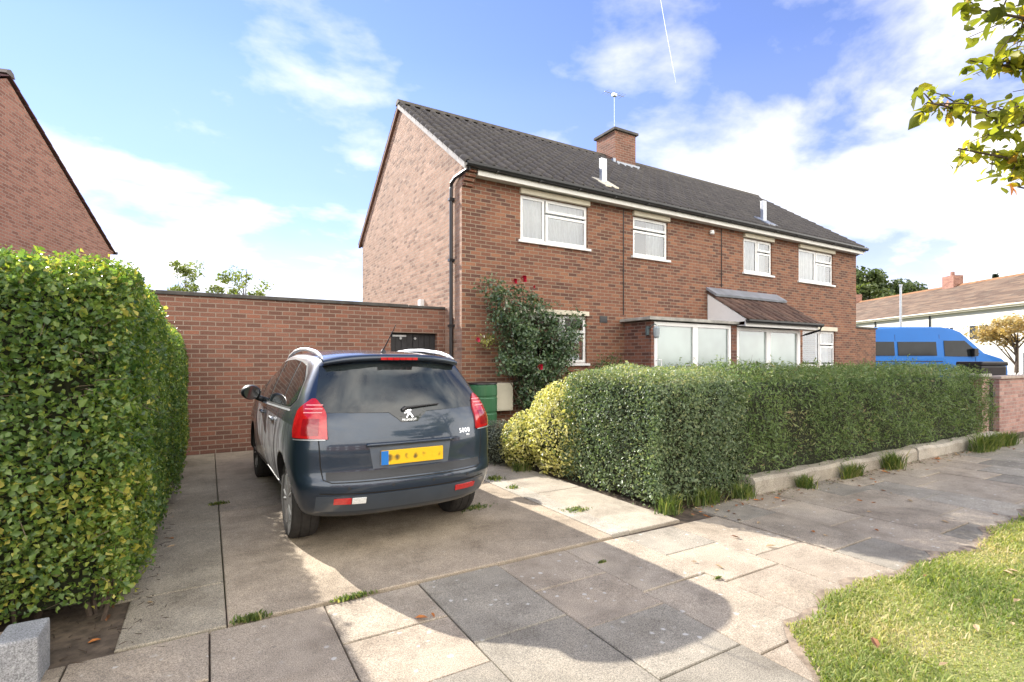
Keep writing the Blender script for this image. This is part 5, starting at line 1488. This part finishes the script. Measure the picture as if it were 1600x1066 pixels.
    for iv in (0, NV - 1):
        for a in range(NU):
            for j in range(NJ - 1): bm.faces.new((V(a, iv, j), V(a + 1, iv, j), V(a + 1, iv, j + 1), V(a, iv, j + 1)))
    for ua in (0, NU):
        for i in range(NV - 1):
            for j in range(NJ - 1): bm.faces.new((V(ua, i, j), V(ua, i + 1, j), V(ua, i + 1, j + 1), V(ua, i, j + 1)))
    for a in range(NU):
        for i in range(NV - 1):
            bm.faces.new((V(a, i, NJ - 1), V(a + 1, i, NJ - 1), V(a + 1, i + 1, NJ - 1), V(a, i + 1, NJ - 1)))
            bm.faces.new((V(a, i, 0), V(a, i + 1, 0), V(a + 1, i + 1, 0), V(a + 1, i, 0)))
    bmesh.ops.recalc_face_normals(bm, faces=bm.faces)
    me = bpy.data.meshes.new('body'); bm.to_mesh(me); bm.free()
    me.materials.append(pm); me.materials.append(arch); me.materials.append(dark)
    tmp = bpy.data.objects.new('tmp', me); col.objects.link(tmp)
    ss = tmp.modifiers.new('s', 'SUBSURF'); ss.levels = 2; ss.render_levels = 2
    dg = bpy.context.evaluated_depsgraph_get()
    full = bpy.data.meshes.new_from_object(tmp.evaluated_get(dg)); bvh = BVHTree.FromPolygons([v.co.copy() for v in full.vertices], [tuple(q.vertices) for q in full.polygons])
    # wheel arches
    cut = MB(); cut.mi = 1
    WYR, WYF, WR = .85, 3.57, .335
    for y in (WYR, WYF):
        for s in (-1, 1):
            xa, xb = (s * .52, s * 1.1) if s > 0 else (s * 1.1, s * .52)
            cut.lathe([(.0001, xa), (.385, xa), (.385, xb), (.0001, xb)], (0, y, .345), 40, 'x')
    cme = bpy.data.meshes.new('cut'); cme.from_pydata(cut.v, [], cut.f)
    for mm in (pm, arch, dark): cme.materials.append(mm)
    cme.polygons.foreach_set('material_index', cut.m)
    b2 = bmesh.new(); b2.from_mesh(cme); bmesh.ops.remove_doubles(b2, verts=b2.verts, dist=.001); bmesh.ops.recalc_face_normals(b2, faces=b2.faces); b2.to_mesh(cme); b2.free()
    co = bpy.data.objects.new('cut', cme); col.objects.link(co)
    bo = tmp.modifiers.new('b', 'BOOLEAN'); bo.operation = 'DIFFERENCE'; bo.object = co; bo.solver = 'EXACT'; bo.material_mode = 'TRANSFER'
    dg = bpy.context.evaluated_depsgraph_get(); dg.update()
    res = bpy.data.meshes.new_from_object(tmp.evaluated_get(dg))
    bpy.data.objects.remove(tmp); bpy.data.objects.remove(co)
    # lower bumper and sills in dark trim
    for q in res.polygons:
        q.use_smooth = True
    res.name = 'body'
    body = finish('body', res, t, False, True)
    for q in body.data.polygons: q.use_smooth = q.material_index == 0

    def project(grid, dirn, off, origin=None):
        """push a grid of (x,y,z) points on to the shell along dirn(point)"""
        out = []
        for row in grid:
            r_ = []
            for q in row:
                o_, d = dirn(q)
                hit = bvh.ray_cast(o_, d)
                loc, nor = (hit[0], hit[1]) if hit[0] is not None else (o_ + d * 1.0, -d)
                if nor.dot(d) > 0: nor = -nor
                r_.append((loc + nor * off, nor))
            out.append(r_)
        return out

    def panel(name, grid, dirn, mat, parent=None, off=.004, depth=.012, smooth=True, label=None):
        g = project(grid, dirn, off); h_, w_ = len(g), len(g[0]); m = MB()
        vs = [q[0] for row in g for q in row]; m.add(vs, [(j * w_ + i, j * w_ + i + 1, (j + 1) * w_ + i + 1, (j + 1) * w_ + i) for j in range(h_ - 1) for i in range(w_ - 1)])
        ring = [(0, i) for i in range(w_)] + [(j, w_ - 1) for j in range(1, h_)] + [(h_ - 1, i) for i in range(w_ - 2, -1, -1)] + [(j, 0) for j in range(h_ - 2, 0, -1)]
        base = len(m.v); sv = [g[j][i][0] for j, i in ring] + [g[j][i][0] - g[j][i][1] * depth for j, i in ring]; k = len(ring)
        m.add(sv, [(i, (i + 1) % k, k + (i + 1) % k, k + i) for i in range(k)])
        o = m.build(name, mat, parent or t, smooth=smooth, local=True, recalc=False)
        if label: o['label'] = label
        return o
    rear = lambda q: (Vector((q[0], -1.5, q[2])), Vector((0, 1, 0)))
    left = lambda q: (Vector((-2, q[1], q[2])), Vector((1, 0, 0)))
    right = lambda q: (Vector((2, q[1], q[2])), Vector((-1, 0, 0)))
    topd = lambda q: (Vector((q[0], q[1], 3)), Vector((0, 0, -1)))
    def diag(s, cx=.52, cy=.60):
        def f(q):                                   # q = (angle from straight back, -, z)
            d = Vector((s * math.sin(q[0]), -math.cos(q[0]), 0)); c = Vector((s * cx, cy, q[2])); return (c + d * 2, -d)
        return f
    rz = lambda pts: [(x, 0, z) for x, z in pts]
    # rear window with the dip that holds the badge
    topl = rz([(-.60, 1.468), (-.3, 1.482), (0, 1.487), (.3, 1.482), (.60, 1.468)])
    botl = rz([(-.715, 1.105), (-.45, 1.098), (-.17, 1.09), (-.11, 1.03), (-.06, 1.012), (.06, 1.012), (.11, 1.03), (.17, 1.09), (.45, 1.098), (.715, 1.105)])
    # match parameters so that the dip stays vertical
    xs = [-.715, -.6, -.45, -.3, -.2, -.165, -.135, -.105, -.07, -.03, 0, .03, .07, .105, .135, .165, .2, .3, .45, .6, .715]
    def zbot(x):
        x = abs(x); return 1.012 if x < .07 else 1.012 + (1.09 - 1.012) * min(1, (x - .07) / .095) ** .9 if x < .165 else 1.09 + .015 * (x - .165) / .55
    grid = []
    for j in range(9):
        f = j / 8; row = []
        for x in xs:
            xt = x * (.62 / .715); zt = 1.487 - .02 * (xt / .6) ** 2
            row.append((x + (xt - x) * f, 0, zbot(x) + (zt - zbot(x)) * f))
        grid.append(row)
    rw = panel('rear_window', grid, rear, gm, off=.004)
    wp = MB(); g = project([[(.28, 0, 1.135), (.12, 0, 1.125), (-.02, 0, 1.115)]], rear, .016); wp.tube([q[0] for q in g[0]], [.006, .009, .012], 6); wp.tube([g[0][2][0], g[0][2][0] + Vector((-.03, .0, -.02))], .018, 8)
    wp.build('wiper', M['black_plastic'], t, local=True)
    # spoiler lip over the window with the high brake light
    sp = MB(); n = 24; vs = []
    for i in range(n + 1):
        x = -.605 + 1.21 * i / n; e = abs(x) / .605; yb = .36 + .10 * e ** 4 + .02 * e * e; zt = 1.562 - .045 * e ** 3
        vs += [(x, yb + .24, zt + .018), (x, yb + .06, zt + .008), (x, yb, zt - .018), (x, yb + .012, zt - .045), (x, yb + .12, zt - .052)]
    sp.add(vs, [(i * 5 + k, (i + 1) * 5 + k, (i + 1) * 5 + k + 1, i * 5 + k + 1) for i in range(n) for k in range(4)])
    spo = sp.build('spoiler', pm, t, smooth=True, local=True)
    red = simple('red_lens', (.48, .008, .012), .08, .15, 30, coat=1.0); redg = simple('deep_red_lens', (.28, .006, .012), .1, .1, 30, coat=1.0)
    bl = MB()
    for k in range(6): bl.box(-.165 + k * .055, -.115 + k * .055, .345, .38, 1.519, 1.540)
    bl.build('brake_light', red, t, local=True)
    # tail lights
    for s in (-1, 1):
        a0, a1 = (R(15), R(54)); grid = []
        for j in range(13):
            f = j / 12; z = .905 + f * .30
            lo = a0 + R(3) * f + R(16) * max(0, f - .6) / .4 * max(0, f - .5) / .5; hi = a1 + R(3) * math.sin(math.pi * f) - R(14) * max(0, f - .72) / .28
            grid.append([(lo + (hi - lo) * i / 12, 0, z - .02 * (i / 12) * (1 - f) + .03 * (i / 12) * (1 - f)) for i in range(13)])
        tl = panel('tail_light', grid, diag(s), red, off=.014, depth=.03)
        for k in range(3):
            z = 1.095 + k * .028
            panel('lens_stripe', [[(R(22) + R(22) * i / 6, 0, z + dz) for i in range(7)] for dz in (0, .007)], diag(s), simple('pale_lens_stripe', (.85, .35, .36), .2), tl, off=.0175, depth=.003)
        panel('lens_panel', [[(R(24) + R(18) * i / 6, 0, .935 + .12 * jj / 4) for i in range(7)] for jj in range(5)], diag(s), redg, tl, off=.0165, depth=.003)
        panel('chrome_strip', [[(R(17) + R(36) * i / 8, 0, .897 + dz) for i in range(9)] for dz in (0, .008)], diag(s), M['galv'], tl, off=.012, depth=.004)
    # tailgate shut lines
    def strip(pts, w, dirn, mat, name, parent=None, off=.0015):
        """thin band following a polyline given in panel coordinates"""
        gr = [[], []]
        pts = [Vector(p_) for p_ in pts]
        dense = []
        for a, b in zip(pts, pts[1:]):
            k = max(1, int((b - a).length / .03)); dense += [a.lerp(b, i / k) for i in range(k)]
        dense.append(pts[-1])
        for i, q in enumerate(dense):
            d = (dense[min(i + 1, len(dense) - 1)] - dense[max(i - 1, 0)]).normalized()
            if dirn in (rear,): nrm = Vector((-d.z, 0, d.x))
            elif dirn is topd: nrm = Vector((-d.y, d.x, 0))
            else: nrm = Vector((0, -d.z, d.y))
            gr[0].append(q - nrm * w / 2); gr[1].append(q + nrm * w / 2)
        return panel(name, gr, dirn, mat, parent, off=off, depth=.002, smooth=False)
    strip([(-.735, 0, 1.10), (-.70, 0, .90), (-.69, 0, .70), (-.675, 0, .60), (-.62, 0, .578), (.62, 0, .578), (.675, 0, .60), (.69, 0, .70), (.70, 0, .90), (.735, 0, 1.10)], .008, rear, seam, 'shut_line')
    # dark lower band of the tailgate, plate recess, plate
    panel('tailgate_trim', [[(x, 0, .592 + .062 * f) for x in [(-.655 + 1.31 * i / 20) for i in range(21)]] for f in (0, .5, 1)], rear, dark, off=.003)
    recess = panel('plate_recess', [[(x * (.92 + .08 * f), 0, .665 + .175 * f) for x in [-.345 + .69 * i / 14 for i in range(15)]] for f in (0, .25, .5, .75, 1)], rear, simple('slate_blue_recess', (.075, .095, .125), .45, .1, coat=.5), off=.003)
    lip = MB(); g = project([[(-.37 + .74 * i / 16, 0, .850) for i in range(17)]], rear, .012); lip.tube([q[0] for q in g[0]], .015, 8); lip.build('tailgate_handle', pm, t, smooth=True, local=True)
    # number plate: yellow with blue band, its characters only dark smudges in the photo
    ym, nt, p, _ = new_mat('blurred_yellow_plate')
    uvn = node(nt, 'ShaderNodeTexCoord').outputs['Object']
    sp_ = node(nt, 'ShaderNodeSeparateXYZ'); nt.links.new(uvn, sp_.inputs[0])
    wv = math_(nt, 'SINE', math_(nt, 'MULTIPLY', sp_.outputs[0], 6.2832 / .072))
    zc = math_(nt, 'MULTIPLY', math_(nt, 'ABSOLUTE', math_(nt, 'SUBTRACT', sp_.outputs[2], .7465)), 26.0)
    nz = math_(nt, 'ADD', math_(nt, 'ADD', math_(nt, 'MULTIPLY', wv, .13), noise(nt, 13, 2, .5, vec=uvn)), math_(nt, 'MULTIPLY', math_(nt, 'POWER', zc, 3.0), -.5))
    setc(nt, p.inputs['Base Color'], ramp(nt, nz, [(.46, (.80, .48, .014)), (.62, (.42, .26, .02)), (.78, (.12, .085, .03))])); p.inputs['Roughness'].default_value = .35
    py = .030
    pl = MB(); pl.box(-.262, .262, py, py + .02, .690, .803); plo = pl.build('number_plate', ym, t, local=True, bevel=.004)
    q = MB(); q.box(-.263, -.205, py - .003, py + .005, .692, .801); q.build('blue_band', simple('blue_band', (.015, .16, .50), .3, .05), plo, local=True)
    # badge: rampant beast emblem above the maker's word, and the model figure on the right
    chrome = simple('chrome', (.80, .81, .83), .15, .03, metal=.9)
    def flat(name, polys, origin, size, th=.006):
        m = MB()
        hit = bvh.ray_cast(Vector((origin[0], -1.5, origin[1])), Vector((0, 1, 0))); y = hit[0].y - .008; sl = hit[1].z / max(.2, -hit[1].y)
        for poly in polys:
            V = [(origin[0] + a * size, y + b * size * max(0, sl), origin[1] + b * size) for a, b in poly]; k = len(V)
            m.add([(x, yy, z) for x, yy, z in V] + [(x, yy + th, z) for x, yy, z in V], [tuple(range(k)), tuple(range(2 * k - 1, k - 1, -1))] + [(i, (i + 1) % k, k + (i + 1) % k, k + i) for i in range(k)])
        return m.build(name, chrome, t, local=True)
    flat('emblem', [[(-.10, .50), (.12, .56), (.22, .42), (.14, .30), (.18, .10), (.02, .0), (-.12, .14), (-.08, .32), (-.22, .36)],
                    [(-.12, .22), (-.44, .34), (-.50, .24), (-.30, .16), (-.10, .10)], [(-.10, .12), (-.42, .04), (-.46, -.06), (-.26, -.04), (-.02, .02)],
                    [(.02, .06), (.18, .08), (.30, -.12), (.46, -.40), (.30, -.50), (.20, -.28), (.04, -.14)], [(-.06, .06), (.06, .0), (.0, -.24), (-.14, -.36), (-.22, -.50), (-.34, -.44), (-.22, -.28), (-.12, -.14)],
                    [(.18, .30), (.32, .34), (.36, .20), (.24, .18), (.18, .10)]], (0, 1.083), .082)
    def text(name, body_, x, z, size, mat=chrome):
        cu = bpy.data.curves.new(name, 'FONT'); cu.body = body_; cu.size = size; cu.extrude = .002; cu.align_x = 'CENTER'; cu.space_character = 1.12
        ob = bpy.data.objects.new(name, cu); col.objects.link(ob); d_ = bpy.context.evaluated_depsgraph_get(); d_.update()
        mm = bpy.data.meshes.new_from_object(ob.evaluated_get(d_)); bpy.data.objects.remove(ob)
        hit = bvh.ray_cast(Vector((x, -1.5, z + size * .3)), Vector((0, 1, 0))); tilt = math.atan2(hit[1].z, -hit[1].y); 
        yaw = math.atan2(hit[1].x, -hit[1].y)
        mm.transform(Matrix.Translation((x, hit[0].y - .008, z)) @ Matrix.Rotation(yaw, 4, 'Z') @ Matrix.Rotation(R(90) - tilt, 4, 'X'))
        mm.materials.clear(); mm.materials.append(mat)
        o = bpy.data.objects.new(name, mm); col.objects.link(o); o.parent = t; WM[o] = WM[t]; return o
    text('lettering', 'PEUGEOT', 0, 1.020, .026); text('lettering', '5008', .50, .890, .056); text('lettering', 'HDi', .53, .862, .022)
    # bumper: crease line, sensors, dark lower apron, reflectors and reversing lamp
    strip([(-.70 + 1.40 * i / 24, 0, .487 + .01 * (abs(i - 12) / 12) ** 2) for i in range(25)], .010, rear, seam, 'bumper_crease')
    panel('bumper_apron', [[(-.72 + 1.44 * i / 24, 0, .345 + (.475 - .345) * f) for i in range(25)] for f in (0, .33, .66, 1)], rear, simple('apron_plastic', (.034, .048, .066), .30, .12, coat=.8), off=.004)
    for x in (-.50, -.17, .17, .50):
        panel('parking_sensor', [[(x + .013 * math.cos(a) * q_, 0, .535 + .013 * math.sin(a) * q_) for a in [2 * math.pi * k / 12 for k in range(13)]] for q_ in (.05, 1)], rear, dark, off=.003, depth=.001)
    refl = simple('reflector_red', (.50, .02, .02), .15, .15, 60, coat=.8)
    panel('reflector', [[(-.60 + .12 * i / 6, 0, .412 + .046 * f) for i in range(7)] for f in (0, .5, 1)], rear, refl, off=.012, depth=.01)
    panel('reversing_light', [[(-.475 + .10 * i / 6, 0, .412 + .046 * f) for i in range(7)] for f in (0, .5, 1)], rear, simple('clear_lens', (.75, .76, .74), .1, .2, 90), off=.012, depth=.01)
    panel('reflector', [[(.38 + .21 * i / 6, 0, .412 + .044 * f) for i in range(7)] for f in (0, .5, 1)], rear, refl, off=.012, depth=.01)
    # side glass: front quarter, front door, rear door, rear quarter, both sides
    wins = [([(.60, 1.20), (.66, 1.36), (.90, 1.475), (1.20, 1.505)], [(.60, 1.19), (.75, 1.125), (1.0, 1.115), (1.20, 1.11)]),
            ([(1.25, 1.507), (1.6, 1.525), (2.06, 1.515)], [(1.25, 1.108), (1.6, 1.10), (2.06, 1.088)]),
            ([(2.12, 1.512), (2.45, 1.485), (2.75, 1.42), (2.95, 1.345)], [(2.12, 1.086), (2.45, 1.075), (2.75, 1.066), (2.95, 1.06)]),
            ([(3.0, 1.325), (3.15, 1.25), (3.32, 1.15)], [(3.0, 1.06), (3.15, 1.055), (3.32, 1.05)])]
    for s, dirn in ((-1, left), (1, right)):
        # gloss black surround first
        panel('window_surround', tile_verts([(0, .56, 1.21), (0, .64, 1.39), (0, .90, 1.498), (0, 1.6, 1.545), (0, 2.1, 1.532), (0, 2.5, 1.497), (0, 2.95, 1.37), (0, 3.40, 1.13)], [(0, .56, 1.19), (0, .75, 1.105), (0, 1.6, 1.082), (0, 2.5, 1.055), (0, 3.0, 1.04), (0, 3.40, 1.03)], 40, 8), dirn, dark, off=.002)
        for tp, bp in wins:
            panel('side_window', tile_verts([(0, a, b) for a, b in tp], [(0, a, b) for a, b in bp], 14, 6), dirn, gm, off=.006, depth=.004)
        strip([(0, .70, 1.098), (0, 1.6, 1.072), (0, 2.5, 1.046), (0, 3.1, 1.03)], .016, dirn, M['galv'], 'waist_trim', off=.005)
        for ys in (([(0, 1.22, 1.06), (0, 1.30, .80), (0, 1.33, .60), (0, 1.42, .40)]), ([(0, 2.10, 1.05), (0, 2.10, .75), (0, 2.14, .36)]), ([(0, 3.10, 1.0), (0, 3.08, .75), (0, 3.10, .40)]), ([(0, 1.40, .40), (0, 2.1, .365), (0, 3.1, .39)])):
            strip(ys, .008, dirn, seam, 'shut_line')
        panel('sill_trim', tile_verts([(0, 1.32, .385), (0, 3.15, .375)], [(0, 1.32, .30), (0, 3.15, .30)], 20, 2), dirn, dark, off=.004)
        for y in (1.42, 2.28):
            g = project([[(0, y, .955), (0, y + .04, .965), (0, y + .15, .965), (0, y + .19, .955)]], dirn, .022)
            g0 = project([[(0, y, .955), (0, y + .19, .955)]], dirn, -.01)
            h_ = MB(); h_.tube([g0[0][0][0]] + [q[0] for q in g[0]] + [g0[0][1][0]], .013, 8); h_.build('door_handle', pm, t, smooth=True, local=True)
        # roof rail
        rp = []
        for y, z in ((.56, 1.515), (.66, 1.545), (.85, 1.578), (1.3, 1.612), (1.7, 1.618), (2.1, 1.602), (2.5, 1.555), (2.72, 1.50)):
            rp.append((s * (.600 - .03 * (y - .6) / 2), y, z + .012))
        rr = MB(); rr.tube(rp, [.010, .017, .019, .018, .018, .018, .017, .010], 10); rr.build('roof_rail', simple('satin_rail', (.78, .79, .80), .35, .03, metal=.3), t, smooth=True, local=True)
        # mirror
        mb_ = MB(); mb_.lathe([(.002, -.10), (.06, -.09), (.088, -.03), (.088, .04), (.06, .10), (.002, .11)], (s * .975, 2.55, 1.16), 14, 'y')
        mb_.v = [(s * .975 + (x - s * .975) * 1.15, y, 1.16 + (z - 1.16) * .95) for x, y, z in mb_.v]
        mb_.tube([(s * .82, 2.57, 1.06), (s * .93, 2.56, 1.11)], [.035, .03], 8)
        mo = mb_.build('door_mirror', dark if s < 0 else pm, t, smooth=True, local=True)
        q = MB(); q.lathe([(.001, -.104), (.075, -.104), (.075, -.098), (.001, -.098)], (s * .975, 2.55, 1.16), 16, 'y'); q.build('mirror_glass', gm, mo, local=True)
    # windscreen
    panel('windscreen', [[((-.62 + 1.24 * i / 10) * (1 + .18 * (1 - f)), 2.72 + .92 * (1 - f), 0) for i in range(11)] for f in (0, .25, .5, .75, 1)], topd, gm, off=.004)
    # headlights (front, away from the viewpoint)
    frontd = lambda q: (Vector((q[0], 6, q[2])), Vector((0, -1, 0)))
    for s in (-1, 1): panel('headlight', [[(s * (.50 + .28 * i / 6), 0, .66 + .10 * f) for i in range(7)] for f in (0, .5, 1)], frontd, simple('headlamp_lens', (.6, .62, .64), .08), off=.008)
    panel('grille', [[(-.42 + .84 * i / 8, 0, .40 + .16 * f) for i in range(9)] for f in (0, .5, 1)], frontd, dark, off=.006)
    # roof aerial
    a = MB(); a.lathe([(.028, 1.585), (.022, 1.60), (.010, 1.62), (.001, 1.625)], (-.05, .66, 0), 10); a.tube([(-.05, .66, 1.61), (-.01, .50, 1.78), (.0, .46, 1.83)], [.006, .004, .003], 6); a.build('aerial', M['black_plastic'], t, local=True)
    # exhaust stub and rear underside
    u = MB(); u.box(-.50, .50, .45, 4.2, .22, .285); u.build('underside', arch, t, local=True)
    # wheels
    tyre_m = simple('tyre_rubber', (.030, .028, .026), .85, .3, 25, bmp=.4); rim_m = simple('alloy', (.60, .61, .62), .35, .08, 12, metal=.7)
    def wheel(x, y, s):
        w = bpy.data.objects.new('wheel', None); col.objects.link(w); w.parent = t; w.location = (x, y, WR - .012); w.empty_display_size = .1
        WM[w] = WM[t] @ Matrix.Translation((x, y, WR))
        m = MB(); m.lathe([(.215, -.10), (.25, -.108), (.30, -.112), (.322, -.100), (.333, -.075), (.335, -.045), (.329, -.040), (.329, -.034), (.335, -.030), (.335, .030), (.329, .034), (.329, .040), (.335, .045), (.333, .075), (.322, .100), (.30, .112), (.25, .108), (.215, .10)], (0, 0, 0), 48, 'x')
        m.build('tyre', tyre_m, w, smooth=False, local=True)
        m = MB()
        m.lathe([(.205, -.095), (.218, -.095), (.222, .0), (.218, .098), (.200, .098), (.196, .0)], (0, 0, 0), 40, 'x')
        m.lathe([(.001, s * .02), (.18, s * .02), (.18, s * .03), (.001, s * .03)], (0, 0, 0), 24, 'x') if False else None
        for k in range(5):
            for dd in (-.13, .13):
                a_ = 2 * math.pi * k / 5 + dd; a2 = 2 * math.pi * k / 5 + dd * 1.35
                c0 = Vector((s * .078, .04 * math.cos(a_), .04 * math.sin(a_))); c1 = Vector((s * .086, .208 * math.cos(a2), .208 * math.sin(a2)))
                m.tube([c0, c0.lerp(c1, .5) + Vector((s * .01, 0, 0)), c1], [.018, .016, .020], 6)
        m.lathe([(.055, s * .05), (.06, s * .085), (.03, s * .098), (.001, s * .10)], (0, 0, 0), 20, 'x')
        m.build('rim', rim_m, w, smooth=False, local=True)
        m = MB(); m.lathe([(.001, s * .01), (.165, s * .01), (.165, s * .022), (.001, s * .022)], (0, 0, 0), 24, 'x'); m.build('brake_disc', simple('disc', (.10, .09, .085), .4, .3, 20, metal=.6), w, local=True)
    for y in (WYR, WYF):
        for s in (-1, 1): wheel(s * .728, y, s)


ground(); slabs(); verge(); edging()
main_house(); garage(); right_wall(); neighbour_house(); terrace(); opposite_house()
left_hedge(); right_hedges(); rose_bush(); small_things()
street_tree(); far_trees(); blue_van(); street_bits()
car()
